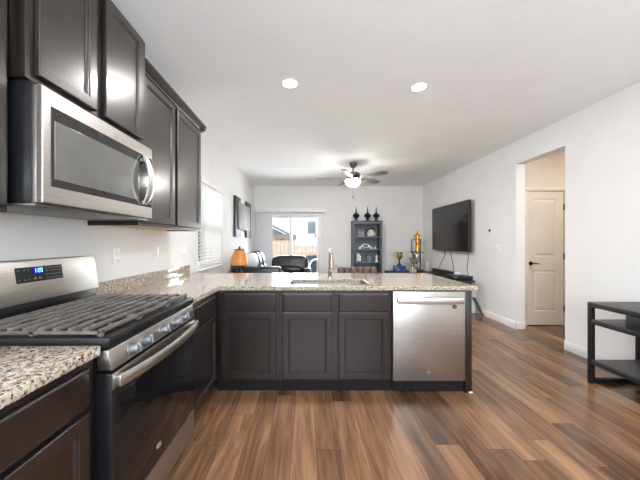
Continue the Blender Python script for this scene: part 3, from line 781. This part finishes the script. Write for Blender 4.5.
# ------------------------------------------------------------------ ceiling lights and fan
def can(label, x, y):
    t = thing('recessed_light', label, 'ceiling light', (x, y, ZC), 'recessed kitchen ceiling lights')
    MB().lathe([(.086, 0), (.086, -.004), (.076, -.008), (.066, -.005), (.066, 0)], (x, y, ZC)).build('trim_ring', 'white', t)
    MB().lathe([(.065, -.001), (.065, -.004), (.0, -.005)], (x, y, ZC)).build('diffuser', 'lampdisc', t)
    area('can_or_fill_lamp', (x, y, ZC-.012), (0, 0, 0), .15, .15, 9, (.98, .985, 1), 'DISK')
can('left one of the two round recessed ceiling lights', -.157, 2.62)
can('right one of the two round recessed ceiling lights', 1.06, 2.68)
for x, y in ((-.15, .5), (1.1, .5), (2.2, .2)):  # unseen fill lamps added overhead to brighten the near kitchen, no fixtures
    area('can_or_fill_lamp', (x, y, ZC-.012), (0, 0, 0), .15, .15, 4.5, (.98, .985, 1), 'DISK')
area('hall_fill_light', (3.8, 3.2, ZC-.012), (0, 0, 0), .2, .2, 8, (1, .93, .84), 'DISK')  # unseen lamp added to brighten the hall alcove

FX, FYY = .857, 5.27
fn = thing('ceiling_fan', 'ceiling fan with glowing glass bowl and dark blades', 'ceiling fan', (FX, FYY, ZC))
MB().lathe([(.035, -.09), (.06, -.05), (.072, -.01), (.072, 0)], (FX, FYY, ZC)).build('canopy', 'fan', fn)
MB().cyl((FX, FYY, ZC-.085), (FX, FYY, ZC-.17), .014).build('downrod', 'fan', fn)
MB().lathe([(.03, -.165), (.10, -.185), (.125, -.20), (.125, -.245), (.112, -.262), (.10, -.265)], (FX, FYY, ZC)).build('motor_housing', 'fan', fn)
MB().lathe([(.128, -.302), (.14, -.305), (.14, -.318), (.128, -.3235), (.126, -.312), (.128, -.302)], (FX, FYY, ZC), 28).build('light_ring', 'silver', fn)
b = MB(); b.lathe([(.135, -.324), (.138, -.34), (.125, -.38), (.09, -.415), (.05, -.435), (0, -.44)], (FX, FYY, ZC), 28); b.build('glass_bowl', 'bowl', fn)
MB().lathe([(.006, -.46), (.010, -.452), (.012, -.438)], (FX, FYY, ZC), 10).build('finial', 'fan', fn)
MB().tube([(FX, FYY, ZC-.46), (FX+.002, FYY, ZC-.62)], .0018, 6).build('pull_chain', 'fan', fn)
MB().lathe([(.004, 0), (.009, -.012), (.009, -.035), (.003, -.045)], (FX+.002, FYY, ZC-.615), 10).build('pull_knob', 'finial', fn)
MB().lathe([(.05, -.265), (.05, -.323)], (FX, FYY, ZC), 20).build('flywheel', 'fan', fn)
for ang in (-40, 32, 104, 176, 248):
    a = math.radians(ang); R = Matrix.Rotation(a, 3, 'Z') @ Matrix.Rotation(math.radians(-13), 3, 'X'); cz = ZC-.283
    prof = [(.20, -.045), (.24, -.058), (.40, -.066), (.58, -.066), (.65, -.052), (.68, -.02), (.68, .02), (.65, .052), (.58, .066), (.40, .066), (.24, .058), (.20, .045)]
    def fnp(u, v, d_): 
        p = R @ Vector((u, v, d_)); return (p.x+FX, p.y+FYY, p.z+cz)
    bo = MB().prism(prof, -.004, .004, fnp).build('blade', 'blade', fn)
    MB().prism([(.07, -.016), (.16, -.016), (.25, -.03), (.25, .03), (.16, .016), (.07, .016)], -.010, -.0045, fnp).build('blade_iron', 'fan', bo)

# ------------------------------------------------------------------ television wall
tv = thing('television', 'large black television mounted on the right wall', 'television', (2.98, 5.87, 1.08))
TY0, TY1, TZ0, TZ1 = 5.14, 6.64, 1.09, 2.045
MB().box(2.935, 2.985, TY0, TY1, TZ0, TZ1, .004).build('casing', 'tvbez', tv)
MB().box(2.9335, 2.9355, TY0+.008, TY1-.008, TZ0+.016, TZ1-.008).build('screen', 'tv', tv)
MB().box(2.986, 3.048, 5.6, 6.1, 1.4, 1.75, .004).build('wall_bracket', 'blackmatte', tv)
for label, pts in (
    ('thin black cable hanging below the far end of the television', [(3.03, 6.2, TZ0+.02), (3.035, 6.25, .95), (3.03, 6.38, .82), (3.0, 6.42, .70), (2.97, 6.36, .615)]),
    ('thin black cable beside the far one below the television', [(3.03, 5.98, TZ0+.02), (3.035, 5.93, .92), (3.03, 5.86, .78), (3.0, 5.80, .70), (2.97, 5.72, .615)]),
    ('black power cable hanging below the near end of the television', [(3.03, 5.32, TZ0+.02), (3.037, 5.33, .95), (3.035, 5.36, .80), (3.0, 5.30, .72), (2.99, 5.24, .66), (3.01, 5.34, .62)])):
    P_ = [Vector(p) for p in pts]; out = []
    for i in range(len(P_)-1):
        a, b_, c_, d_ = P_[max(i-1, 0)], P_[i], P_[i+1], P_[min(i+2, len(P_)-1)]
        for k in range(5):
            t_ = k/5; out.append(.5*((2*b_)+(c_-a)*t_+(2*a-5*b_+4*c_-d_)*t_*t_+(3*b_-a-3*c_+d_)*t_**3))
    out.append(P_[-1])
    tag(MB().tube(out, .0045, 6).build('cable', 'cord'), label, 'cable', 'cables under the television')
ts = thing('television_stand', 'low black television stand with brown legs along the right wall', 'television stand', (2.82, 5.72, 0))
MB().box(2.56, 2.91, 4.90, 6.52, .56, .60, .004).build('top', 'blackmatte', ts)
MB().box(2.60, 2.90, 4.98, 6.46, .42, .558, .004).build('drawer_box', 'blackmatte', ts)
for x, y, dx, dy in ((2.88, 5.0, .13, -.16), (2.62, 4.99, -.05, -.12), (2.90, 6.42, .06, .06), (2.62, 6.42, -.04, .06)):
    MB().tube([(x, y, .42), (x+dx, y+dy, 0.001)], [.028, .02], 10).build('leg', 'brnwood', ts)
wx = thing('storage_box', 'white box standing under the television stand', 'box', (2.86, 5.1, 0))
MB().box(2.70, 3.00, 5.03, 5.36, .001, .36, .012).build('bin', 'white', wx); MB().box(2.695, 3.005, 5.025, 5.365, .361, .385, .008).build('lid', 'white', wx)
sb = thing('soundbar', 'long black soundbar on the television stand', 'soundbar', (2.83, 5.88, .6))
MB().box(2.78, 2.88, 5.46, 6.30, .602, .695, .012).build('body', 'black', sb)
MB().box(2.778, 2.7815, 5.48, 6.28, .612, .686).build('grille', 'blackmatte', sb)
cbx = thing('media_box', 'flat black media box at the near end of the television stand', 'media box', (2.85, 5.12, .6))
MB().box(2.60, 2.89, 4.92, 5.30, .612, .672, .006).build('case', 'black', cbx)
b = MB()
for x in (2.63, 2.86):
    for y in (4.96, 5.27): b.cyl((x, y, .601), (x, y, .613), .014, seg=10)
b.build('feet', 'blackmatte', cbx)
ro = thing('router', 'small white router between the soundbar and the media box', 'router', (2.86, 5.38, .6))
MB().box(2.80, 2.92, 5.335, 5.42, .602, .70, .02).build('case', 'white', ro)
for x in (2.82, 2.90): MB().tube([(x, 5.41, .68), (x, 5.425, .80)], [.006, .004], 8).build('antenna', 'white', ro)

# corner table with trophies
ct = thing('corner_table', 'low black table in the far right corner under the trophies', 'table', (2.5, 7.05, 0))
MB().box(2.02, 3.0, 6.78, 7.36, .50, .53, .004).build('top', 'blackmatte', ct)
for x in (2.06, 2.94):
    for y in (6.82, 7.32): MB().box(x-.025, x+.025, y-.025, y+.025, 0, .499, .003).build('leg', 'blackmatte', ct)
TZ = .531
def trophy_cup(name, label, x, y, sc, basem, cupm, baseh=.13, bw=.20):
    t = thing(name, label, 'trophy', (x, y, TZ), 'trophies in the corner')
    MB().box(x-bw/2, x+bw/2, y-.07, y+.07, TZ, TZ+baseh, .006).build('base', basem, t)
    z = TZ+baseh; S_ = lambda pr: [(a*sc, c*sc) for a, c in pr]
    MB().lathe(S_([(.045, 0), (.045, .03), (.02, .04), (.012, .10), (.02, .115)]), (x, y, z), 16).build('stem', 'green' if basem == 'blue' else cupm, t)
    MB().lathe(S_([(.012, .115), (.05, .15), (.068, .21), (.066, .26), (.075, .275), (.06, .275), (.03, .16)]), (x, y, z), 18).build('cup', cupm, t)
    for s in (-1, 1):
        MB().tube([(x+s*a*sc, y, z+c*sc) for a, c in ((.064, .25), (.105, .28), (.12, .245), (.10, .19), (.055, .165))], .007, 8).build('handle', cupm, t)
    return t, z
t, z = trophy_cup('trophy', 'gold cup trophy on a blue base, leftmost of the trophies', 2.28, 6.98, 1.2, 'blue', 'palegold', .16, .28)
MB().box(2.20, 2.27, 6.905, 6.909, TZ+.03, TZ+.10).build('plaque', 'silver', t)
t, z = trophy_cup('trophy', 'silver cup trophy on a marble base between the blue based and the tall trophies', 2.56, 6.86, 1.05, 'marble', 'silver', .07, .14)
tx, ty = 2.76, 7.12
t = thing('trophy', 'tall tiered trophy with a golden figure on columns, tallest of the trophies', 'trophy', (tx, ty, TZ), 'trophies in the corner')
MB().box(tx-.13, tx+.13, ty-.09, ty+.09, TZ, TZ+.05, .004).build('base', 'redwood', t)
zm, zu = 1.03, 1.34
for sx in (-.09, .09): MB().cyl((tx+sx, ty, TZ+.05), (tx+sx, ty, zm-.026), .018, seg=12).build('column', 'redwood', t)
MB().lathe([(.03, 0), (.06, .03), (.03, .06), (.02, .14), (.05, .19), (.075, .28), (.07, .36), (.06, .36), (.02, .22)], (tx, ty, TZ+.05), 16).build('lower_cup', 'silver', t)
MB().box(tx-.135, tx+.135, ty-.08, ty+.08, zm-.025, zm, .004).build('tier', 'redwood', t)
for sx in (-.11, .11): MB().cyl((tx+sx, ty+.03, zm), (tx+sx, ty+.03, zu-.016), .012, seg=12).build('column', 'redwood', t)
MB().box(tx-.13, tx+.13, ty+.0, ty+.06, zu-.015, zu, .003).build('tier', 'redwood', t)
b = MB()
b.lathe([(.06, 0), (.065, .02), (.05, .05), (.045, .20), (.06, .26), (.045, .30)], (tx, ty-.055, zm), 14)
b.lathe([(.045, .0), (.05, .04), (.038, .08), (.05, .13), (.022, .155), (.030, .18), (.024, .205), (.0, .215)], (tx, ty-.055, zm+.30), 14)
for s_ in (-1, 1): b.tube([(tx+s_*.04, ty-.055, zm+.42), (tx+s_*.085, ty-.055, zm+.40), (tx+s_*.075, ty-.06, zm+.31)], [.015, .013, .010], 8)
b.build('golden_figure', 'gold', t)
t = thing('picture_frame', 'small cream picture frame right of the tall trophy', 'picture frame', (2.93, 6.9, TZ))
MB().box(2.89, 2.97, 6.89, 6.902, TZ+.004, TZ+.27, .004).build('frame', 'marble', t)
MB().box(2.90, 2.96, 6.887, 6.8895, TZ+.03, TZ+.24).build('picture', 'paper', t)
MB().hexa([(2.92, 6.903, TZ), (2.945, 6.903, TZ), (2.945, 6.97, TZ), (2.92, 6.97, TZ), (2.92, 6.903, TZ+.15), (2.945, 6.903, TZ+.15), (2.945, 6.907, TZ+.15), (2.92, 6.907, TZ+.15)]).build('easel_back', 'blackmatte', t)

# thermostat and switch on the right wall
th = thing('thermostat', 'small white thermostat with dark display on the right wall', 'thermostat', (XR, 4.63, 1.46))
ths = 283/(491-307)*3.05
MB().box(XR-.022, XR-.001, ths-.055, ths+.055, 1.40, 1.505, .006).build('case', 'white', th)
MB().box(XR-.0235, XR-.0222, ths-.028, ths+.028, 1.442, 1.482).build('screen', 'black', th)
lsy = 283/(498-307)*3.05
ls = thing('light_switch', 'white double switch plate below the thermostat', 'switch', (XR, lsy, 1.17))
MB().box(XR-.007, XR-.0005, lsy-.06, lsy+.06, 1.11, 1.23, .003).build('cover_plate', 'white', ls)
for dy in (-.027, .027): MB().box(XR-.011, XR-.0072, lsy+dy-.016, lsy+dy+.016, 1.137, 1.203, .002).build('rocker', 'ceramic', ls)

# ------------------------------------------------------------------ bookshelf
bx0, bx1, by0, by1 = 1.155, 1.885, 7.10, 7.435
bs = thing('bookshelf', 'tall slate blue bookshelf against the far wall', 'bookshelf', (1.5, 7.27, 0))
for x0, x1 in ((bx0, bx0+.05), (bx1-.05, bx1)): MB().box(x0, x1, by0, by1, 0, 1.77, .003).build('side_panel', 'shelfdark', bs)
MB().box(bx0-.01, bx1+.01, by0-.012, by1, 1.771, 1.805, .004).build('top', 'shelfdark', bs)
MB().box(bx0+.051, bx1-.051, by1-.02, by1-.005, .06, 1.77).build('back_panel', 'shelfblue', bs)
shz = [.12, .44, .768, 1.094, 1.408]
for z in shz: MB().box(bx0+.051, bx1-.051, by0+.005, by1-.021, z-.026, z, .003).build('shelf', 'shelfblue', bs)
MB().box(bx0+.051, bx1-.051, by0+.01, by0+.03, 0, .09).build('plinth', 'shelfdark', bs)
MB().box(bx0+.051, bx1-.051, by0+.0, by0+.02, 1.735, 1.77).build('top_rail', 'shelfblue', bs)
def finial_ornament(label, x):
    t = thing('finial_ornament', label, 'ornament', (x, 7.22, 1.806), 'spired ornaments on the bookshelf')
    MB().lathe([(.06, 0), (.06, .012), (.04, .02), (.034, .06), (.042, .075)], (x, 7.22, 1.806), 18).build('pedestal', 'finial', t)
    MB().lathe([(.03, .076), (.075, .10), (.088, .135), (.07, .175), (.03, .20), (.022, .215)], (x, 7.22, 1.806), 20).build('bulb', 'finial', t)
    MB().lathe([(.022, .216), (.015, .25), (.018, .26), (.010, .30), (.003, .385)], (x, 7.22, 1.806), 12).build('spire', 'finial', t)
finial_ornament('left dark spired ornament on top of the bookshelf', 1.255)
finial_ornament('middle dark spired ornament on top of the bookshelf', 1.545)
finial_ornament('right dark spired ornament on top of the bookshelf', 1.765)
z = 1.409
for k, (lab, dx, m_) in enumerate((('bottom pale book of the stack on the top shelf', 0, 'paper'), ('second lowest book of the stack on the top shelf', .012, 'white'), ('third lowest book of the stack on the top shelf', -.008, 'paper'), ('topmost pale book of the stack on the top shelf', .006, 'white'))):
    t = thing('book', lab, 'book', (1.37, 7.25, z), 'stacked books on the bookshelf')
    MB().box(1.31+dx, 1.44+dx, 7.14, 7.33, z, z+.034, .003).build('cover', m_, t)
    MB().box(1.316+dx, 1.436+dx, 7.137, 7.1395, z+.006, z+.028).build('pages', 'shelfdark', t)
    z += .0355
t = thing('picture_frame', 'black square frame with pale round picture on the top shelf', 'picture frame', (1.60, 7.3, 1.409))
b = MB()
for x0, x1, e, f in ((1.46, 1.49, 1.41, 1.64), (1.735, 1.765, 1.41, 1.64), (1.49, 1.735, 1.41, 1.435), (1.49, 1.735, 1.605, 1.64)): b.box(x0, x1, 7.33, 7.35, e, f, .002)
b.build('frame', 'black', t); MB().box(1.49, 1.735, 7.343, 7.349, 1.435, 1.605).build('picture', 'artdark', t)
t = thing('vase', 'round white vase in front of the black frame on the top shelf', 'vase', (1.63, 7.2, 1.409))
MB().lathe([(.055, 0), (.105, .02), (.115, .07), (.10, .11), (.06, .145), (.05, .165), (.04, .165), (.04, .13)], (1.63, 7.2, 1.409), 24).build('body', 'marble', t)
MB().lathe([(.052, .118), (.075, .135), (.064, .158), (.055, .167)], (1.63, 7.2, 1.412), 20).build('rim_band', 'ceramic', t)
# heart hands sculpture
hz = 1.0955
t = thing('hand_sculpture', 'white sculpture of two hands forming a heart on the second shelf', 'sculpture', (1.49, 7.2, hz))
for s in (-1, 1):
    b = MB(); X = lambda v: 1.49+s*v
    b.tube([(X(.17), 7.2, hz+.028), (X(.13), 7.2, hz+.04), (X(.10), 7.2, hz+.055), (X(.075), 7.2, hz+.085)], [.016, .02, .024, .024], 10)
    for f_, (dy, l) in enumerate(((-.02, 1), (-.007, 1.05), (.007, 1.0), (.02, .9))):
        b.tube([(X(.075), 7.2+dy, hz+.09), (X(.055), 7.2+dy, hz+.125), (X(.03), 7.2+dy, hz+.128*(.9+.1*l)), (X(.004), 7.2+dy, hz+.095)], [.011, .010, .009, .007], 8)
    b.tube([(X(.08), 7.185, hz+.07), (X(.05), 7.185, hz+.045), (X(.02), 7.185, hz+.035), (X(.003), 7.185, hz+.03)], [.012, .010, .009, .007], 8)
    b.box(min(X(.12), X(.18)), max(X(.12), X(.18)), 7.17, 7.23, hz, hz+.016, .004)
    b.build('hand', 'ceramic', t)
t = thing('ornament', 'tiny white ornament at the right end of the second shelf', 'ornament', (1.735, 7.2, hz))
MB().lathe([(.022, 0), (.022, .008), (.012, .02), (.018, .04), (.006, .07), (.0, .085)], (1.735, 7.2, hz), 14).build('body', 'ceramic', t)
# third shelf
hz = .769
t = thing('figurine', 'white figurine of an embracing pair on the third shelf', 'figurine', (1.315, 7.2, hz))
MB().box(1.25, 1.39, 7.16, 7.24, hz, hz+.02, .004).build('base', 'shelfdark', t)
for x, hgt, lean in ((1.285, .21, .012), (1.345, .17, -.014)):
    b = MB(); b.lathe([(.034, 0), (.03, .03), (.02, .35*hgt), (.03, .55*hgt), (.034, .72*hgt), (.012, .78*hgt)], (x, 7.2, hz+.02), 14)
    b.blob((x+lean, 7.2, hz+.02+hgt*.88), (.042, .045, .052), 1, 1); b.tube([(x, 7.19, hz+.02+hgt*.7), (x+lean*2.4, 7.175, hz+.02+hgt*.55), (x+lean*3.4, 7.17, hz+.02+hgt*.6)], [.012, .010, .008], 8)
    b.build('figure', 'ceramic', t)
t = thing('glass_box', 'blue grey box standing in the middle of the third shelf', 'box', (1.58, 7.24, hz))
MB().box(1.52, 1.66, 7.2, 7.30, hz, hz+.15, .006).build('body', 'shelfblue', t); MB().box(1.515, 1.665, 7.195, 7.305, hz+.151, hz+.175, .004).build('lid', 'shelfdark', t)
t = thing('candle_holder', 'white tiered candle holder at the right end of the third shelf', 'candle holder', (1.765, 7.18, hz))
MB().lathe([(.03, 0), (.03, .025), (.018, .035), (.026, .06), (.018, .085), (.03, .11), (.03, .135), (.02, .14)], (1.765, 7.18, hz), 16).build('body', 'ceramic', t)
MB().cyl((1.765, 7.18, hz+.14), (1.765, 7.18, hz+.175), .014, seg=12).build('candle', 'white', t)

# ------------------------------------------------------------------ counter stool with channel back
st = thing('bar_stool', 'brown channel-tufted counter stool behind the peninsula', 'stool', (.68, 3.72, 0))
sx0, sx1, sy = .415, .945, 3.86
MB().blob(((sx0+sx1)/2, 3.66, .62), (.50, .46, .10), .35, .3).build('seat', 'brnle', st)
b = MB(); n = 6; wch = (sx1-sx0)/n
for k in range(n): b.blob((sx0+wch*(k+.5), sy, .765), (wch*1.04, .075, .33), .25, .7, nu=16, nv=12)
b.box(sx0+.02, sx1-.02, sy+.005, sy+.03, .62, .91, .01)
b.build('backrest', 'brnle', st)
for x in (sx0+.05, sx1-.05):
    MB().tube([(x, 3.5, .575), (x, 3.47, .001)], [.02, .014], 10).build('leg', 'brnwood', st)
    MB().tube([(x, 3.83, .70), (x, 3.85, .5), (x, 3.89, .001)], [.02, .02, .014], 10).build('leg', 'brnwood', st)
b = MB(); b.cyl((sx0+.05, 3.478, .20), (sx1-.05, 3.478, .20), .012, seg=10); b.cyl((sx0+.05, 3.878, .20), (sx1-.05, 3.878, .20), .012, seg=10)
b.build('stretcher', 'brnwood', st)

# ------------------------------------------------------------------ lamp on side table
sdt = thing('side_table', 'dark side table under the orange lamp by the left wall', 'table', (-1.1, 4.72, 0))
MB().box(-1.34, -.86, 4.48, 4.90, .60, .635, .004).build('top', 'brnwood', sdt)
for x in (-1.31, -.89):
    for y in (4.51, 4.87): MB().box(x-.02, x+.02, y-.02, y+.02, 0, .599, .002).build('leg', 'brnwood', sdt)
MB().box(-1.33, -.87, 4.49, 4.89, .18, .20, .003).build('shelf', 'brnwood', sdt)
lx, ly = -1.115, 4.68
lp = thing('table_lamp', 'table lamp with glowing orange bell shade', 'lamp', (lx, ly, .636))
MB().lathe([(.075, 0), (.075, .012), (.035, .03), (.03, .07), (.055, .11), (.05, .15), (.018, .19), (.012, .23), (.012, .26)], (lx, ly, .636)).build('base', 'lampbase', lp)
b = MB(); ns = 8
prof = [(.146, .252), (.142, .262), (.128, .36), (.10, .46), (.084, .495), (.082, .51)]
for k in range(1):
    b.lathe(prof, (lx, ly, .636), 16)
b.build('lamp_shade', 'amber', lp)
b = MB(); b.lathe([(.148, .246), (.150, .252), (.147, .258)], (lx, ly, .636), 24); b.lathe([(.086, .505), (.088, .512), (.07, .518), (.02, .522), (.02, .53)], (lx, ly, .636), 24)
b.build('shade_band', 'lampbase', lp)
MB().lathe([(.006, .528), (.016, .54), (.014, .552), (.004, .562)], (lx, ly, .636), 12).build('finial', 'lampbase', lp)

# ------------------------------------------------------------------ sofa (along the left wall) and recliner
sf = thing('sofa', 'black and white leather sofa along the left wall', 'sofa', (-.93, 5.75, 0))
ya, yb_ = 4.98, 6.46
MB().box(-1.34, -.50, ya, yb_, .08, .36, .02).build('base', 'leather', sf)
MB().box(-1.33, -.46, ya-.04, ya+.15, .10, .835, .05, 3).build('arm', 'leather', sf)
MB().box(-1.33, -.50, yb_-.15, yb_+.04, .10, .62, .05, 3).build('arm', 'leather', sf)
MB().box(-1.35, -1.16, ya+.155, yb_-.155, .365, 1.03, .04).build('back_frame', 'leather', sf)
n = 3; pw = (yb_-ya-.32)/n
for k in range(n):
    yc = ya+.16+pw*(k+.5)
    MB().blob((-.80, yc, .44), (.62, pw*.98, .20), .4, .3).build('seat_cushion', 'leather', sf)
    R_ = Matrix.Rotation(math.radians(-14), 3, 'Y')
    MB().blob((-1.06, yc, .925), (.26, pw*.84, .28), .7, .4, rot=R_).build('back_cushion', 'whitele', sf)
    MB().blob((-.99, yc, .68), (.26, pw*.84, .26), .7, .4, rot=R_).build('lumbar_cushion', 'whitele', sf)
    if k: MB().blob((-1.025, yc-pw*.5, .85), (.25, pw*.16, .48), .6, .6, rot=R_).build('divider', 'leather', sf)
for x, y in ((-1.28, ya+.06), (-.56, ya+.06), (-1.28, yb_-.06), (-.56, yb_-.06)): MB().cyl((x, y, 0), (x, y, .08), .025, seg=12).build('foot', 'brnwood', sf)
rc = thing('recliner', 'puffy black leather recliner in front of the glass door', 'armchair', (-.40, 6.9, 0))
MB().box(-.80, .0, 6.62, 7.22, .06, .40, .03).build('base', 'leather', rc)
MB().blob((-.42, 7.06, .70), (.92, .34, .48), .55, .38, rot=Matrix.Rotation(math.radians(-8), 3, 'X')).build('backrest', 'leather', rc)
MB().blob((-.40, 6.88, .60), (.56, .26, .20), .6, .4).build('lumbar_cushion', 'leather', rc)
MB().blob((-.40, 6.80, .45), (.60, .52, .18), .5, .35).build('seat_cushion', 'leather', rc)
for x in (-.80, .0): MB().blob((x, 6.88, .42), (.20, .68, .50), .45, .4).build('arm', 'leather', rc)
for x, y in ((-.74, 6.68), (-.06, 6.68), (-.74, 7.16), (-.06, 7.16)): MB().cyl((x, y, 0), (x, y, .06), .025, seg=12).build('foot', 'brnwood', rc)

# ------------------------------------------------------------------ wall art above the sofa
wa = thing('wall_art', 'three panel wall art of two charcoal bars and a silver panel above the sofa', 'wall art', (XL, 6.1, 1.8))
MB().box(XL+.001, XL+.045, 5.32, 5.74, 1.37, 2.15, .003).build('charcoal_panel', 'artdark', wa)
MB().box(XL+.046, XL+.075, 5.48, 6.50, 1.52, 2.05, .003).build('silver_panel', 'artgrey', wa)
MB().box(XL+.001, XL+.045, 6.30, 6.78, 1.37, 2.17, .003).build('charcoal_panel', 'artdark', wa)

# ------------------------------------------------------------------ console table at the right edge
tb = thing('console_table', 'black metal console table with two shelves by the right wall', 'table', (2.79, 2.05, 0))
ax0, ax1, ay0, ay1, tz = 2.545, 3.015, 1.45, 2.57, .728
pw = .036
MB().box(ax0, ax1, ay0, ay1, tz-.012, tz, .002).build('top', 'tabletop', tb)
b = MB()
for x0, x1, y0, y1 in ((ax0, ax0+pw*.8, ay0, ay1), (ax1-pw*.8, ax1, ay0, ay1), (ax0+pw*.8, ax1-pw*.8, ay1-pw, ay1), (ax0+pw*.8, ax1-pw*.8, ay0, ay0+pw)):
    b.box(x0, x1, y0, y1, tz-.042, tz-.0125, .002)
b.build('top_frame', 'tablemetal', tb)
for x in (ax0, ax1-pw):
    for y in (ay0, ay1-pw): MB().box(x, x+pw, y, y+pw, 0, tz-.0425, .002).build('leg', 'tablemetal', tb)
for z in (.578, .218):
    MB().box(ax0+.002, ax1-.002, ay0+pw+.001, ay1-pw-.001, z-.014, z, .002).build('shelf', 'tabletop', tb)
    b = MB()
    for x in (ax0, ax1-.04): b.box(x, x+.04, ay0+pw+.001, ay1-pw-.001, z-.042, z-.0145, .002)
    b.build('shelf_rail', 'tablemetal', tb)
for y in (ay0+.003, ay1-.033): MB().box(ax0+pw+.001, ax1-pw-.001, y, y+.030, .004, .042, .002).build('foot_rail', 'tablemetal', tb)
MB().box(ax0, ax0+.36, ay0+pw+.002, 2.26, .5785, tz-.043, .003).build('drawer', 'tablemetal', tb)

# outlet box with a plugged-in adapter on the side of the end panel
t = thing('outlet', 'grey beige outlet box under the right end of the peninsula worktop', 'outlet', (1.387, 2.5, .82))
MB().box(1.3865, 1.402, 2.43, 2.56, .785, .862, .003).build('cover_plate', 'grey', t)
MB().box(1.4025, 1.462, 2.44, 2.50, .79, .855, .006).build('adapter', 'adapter', t)
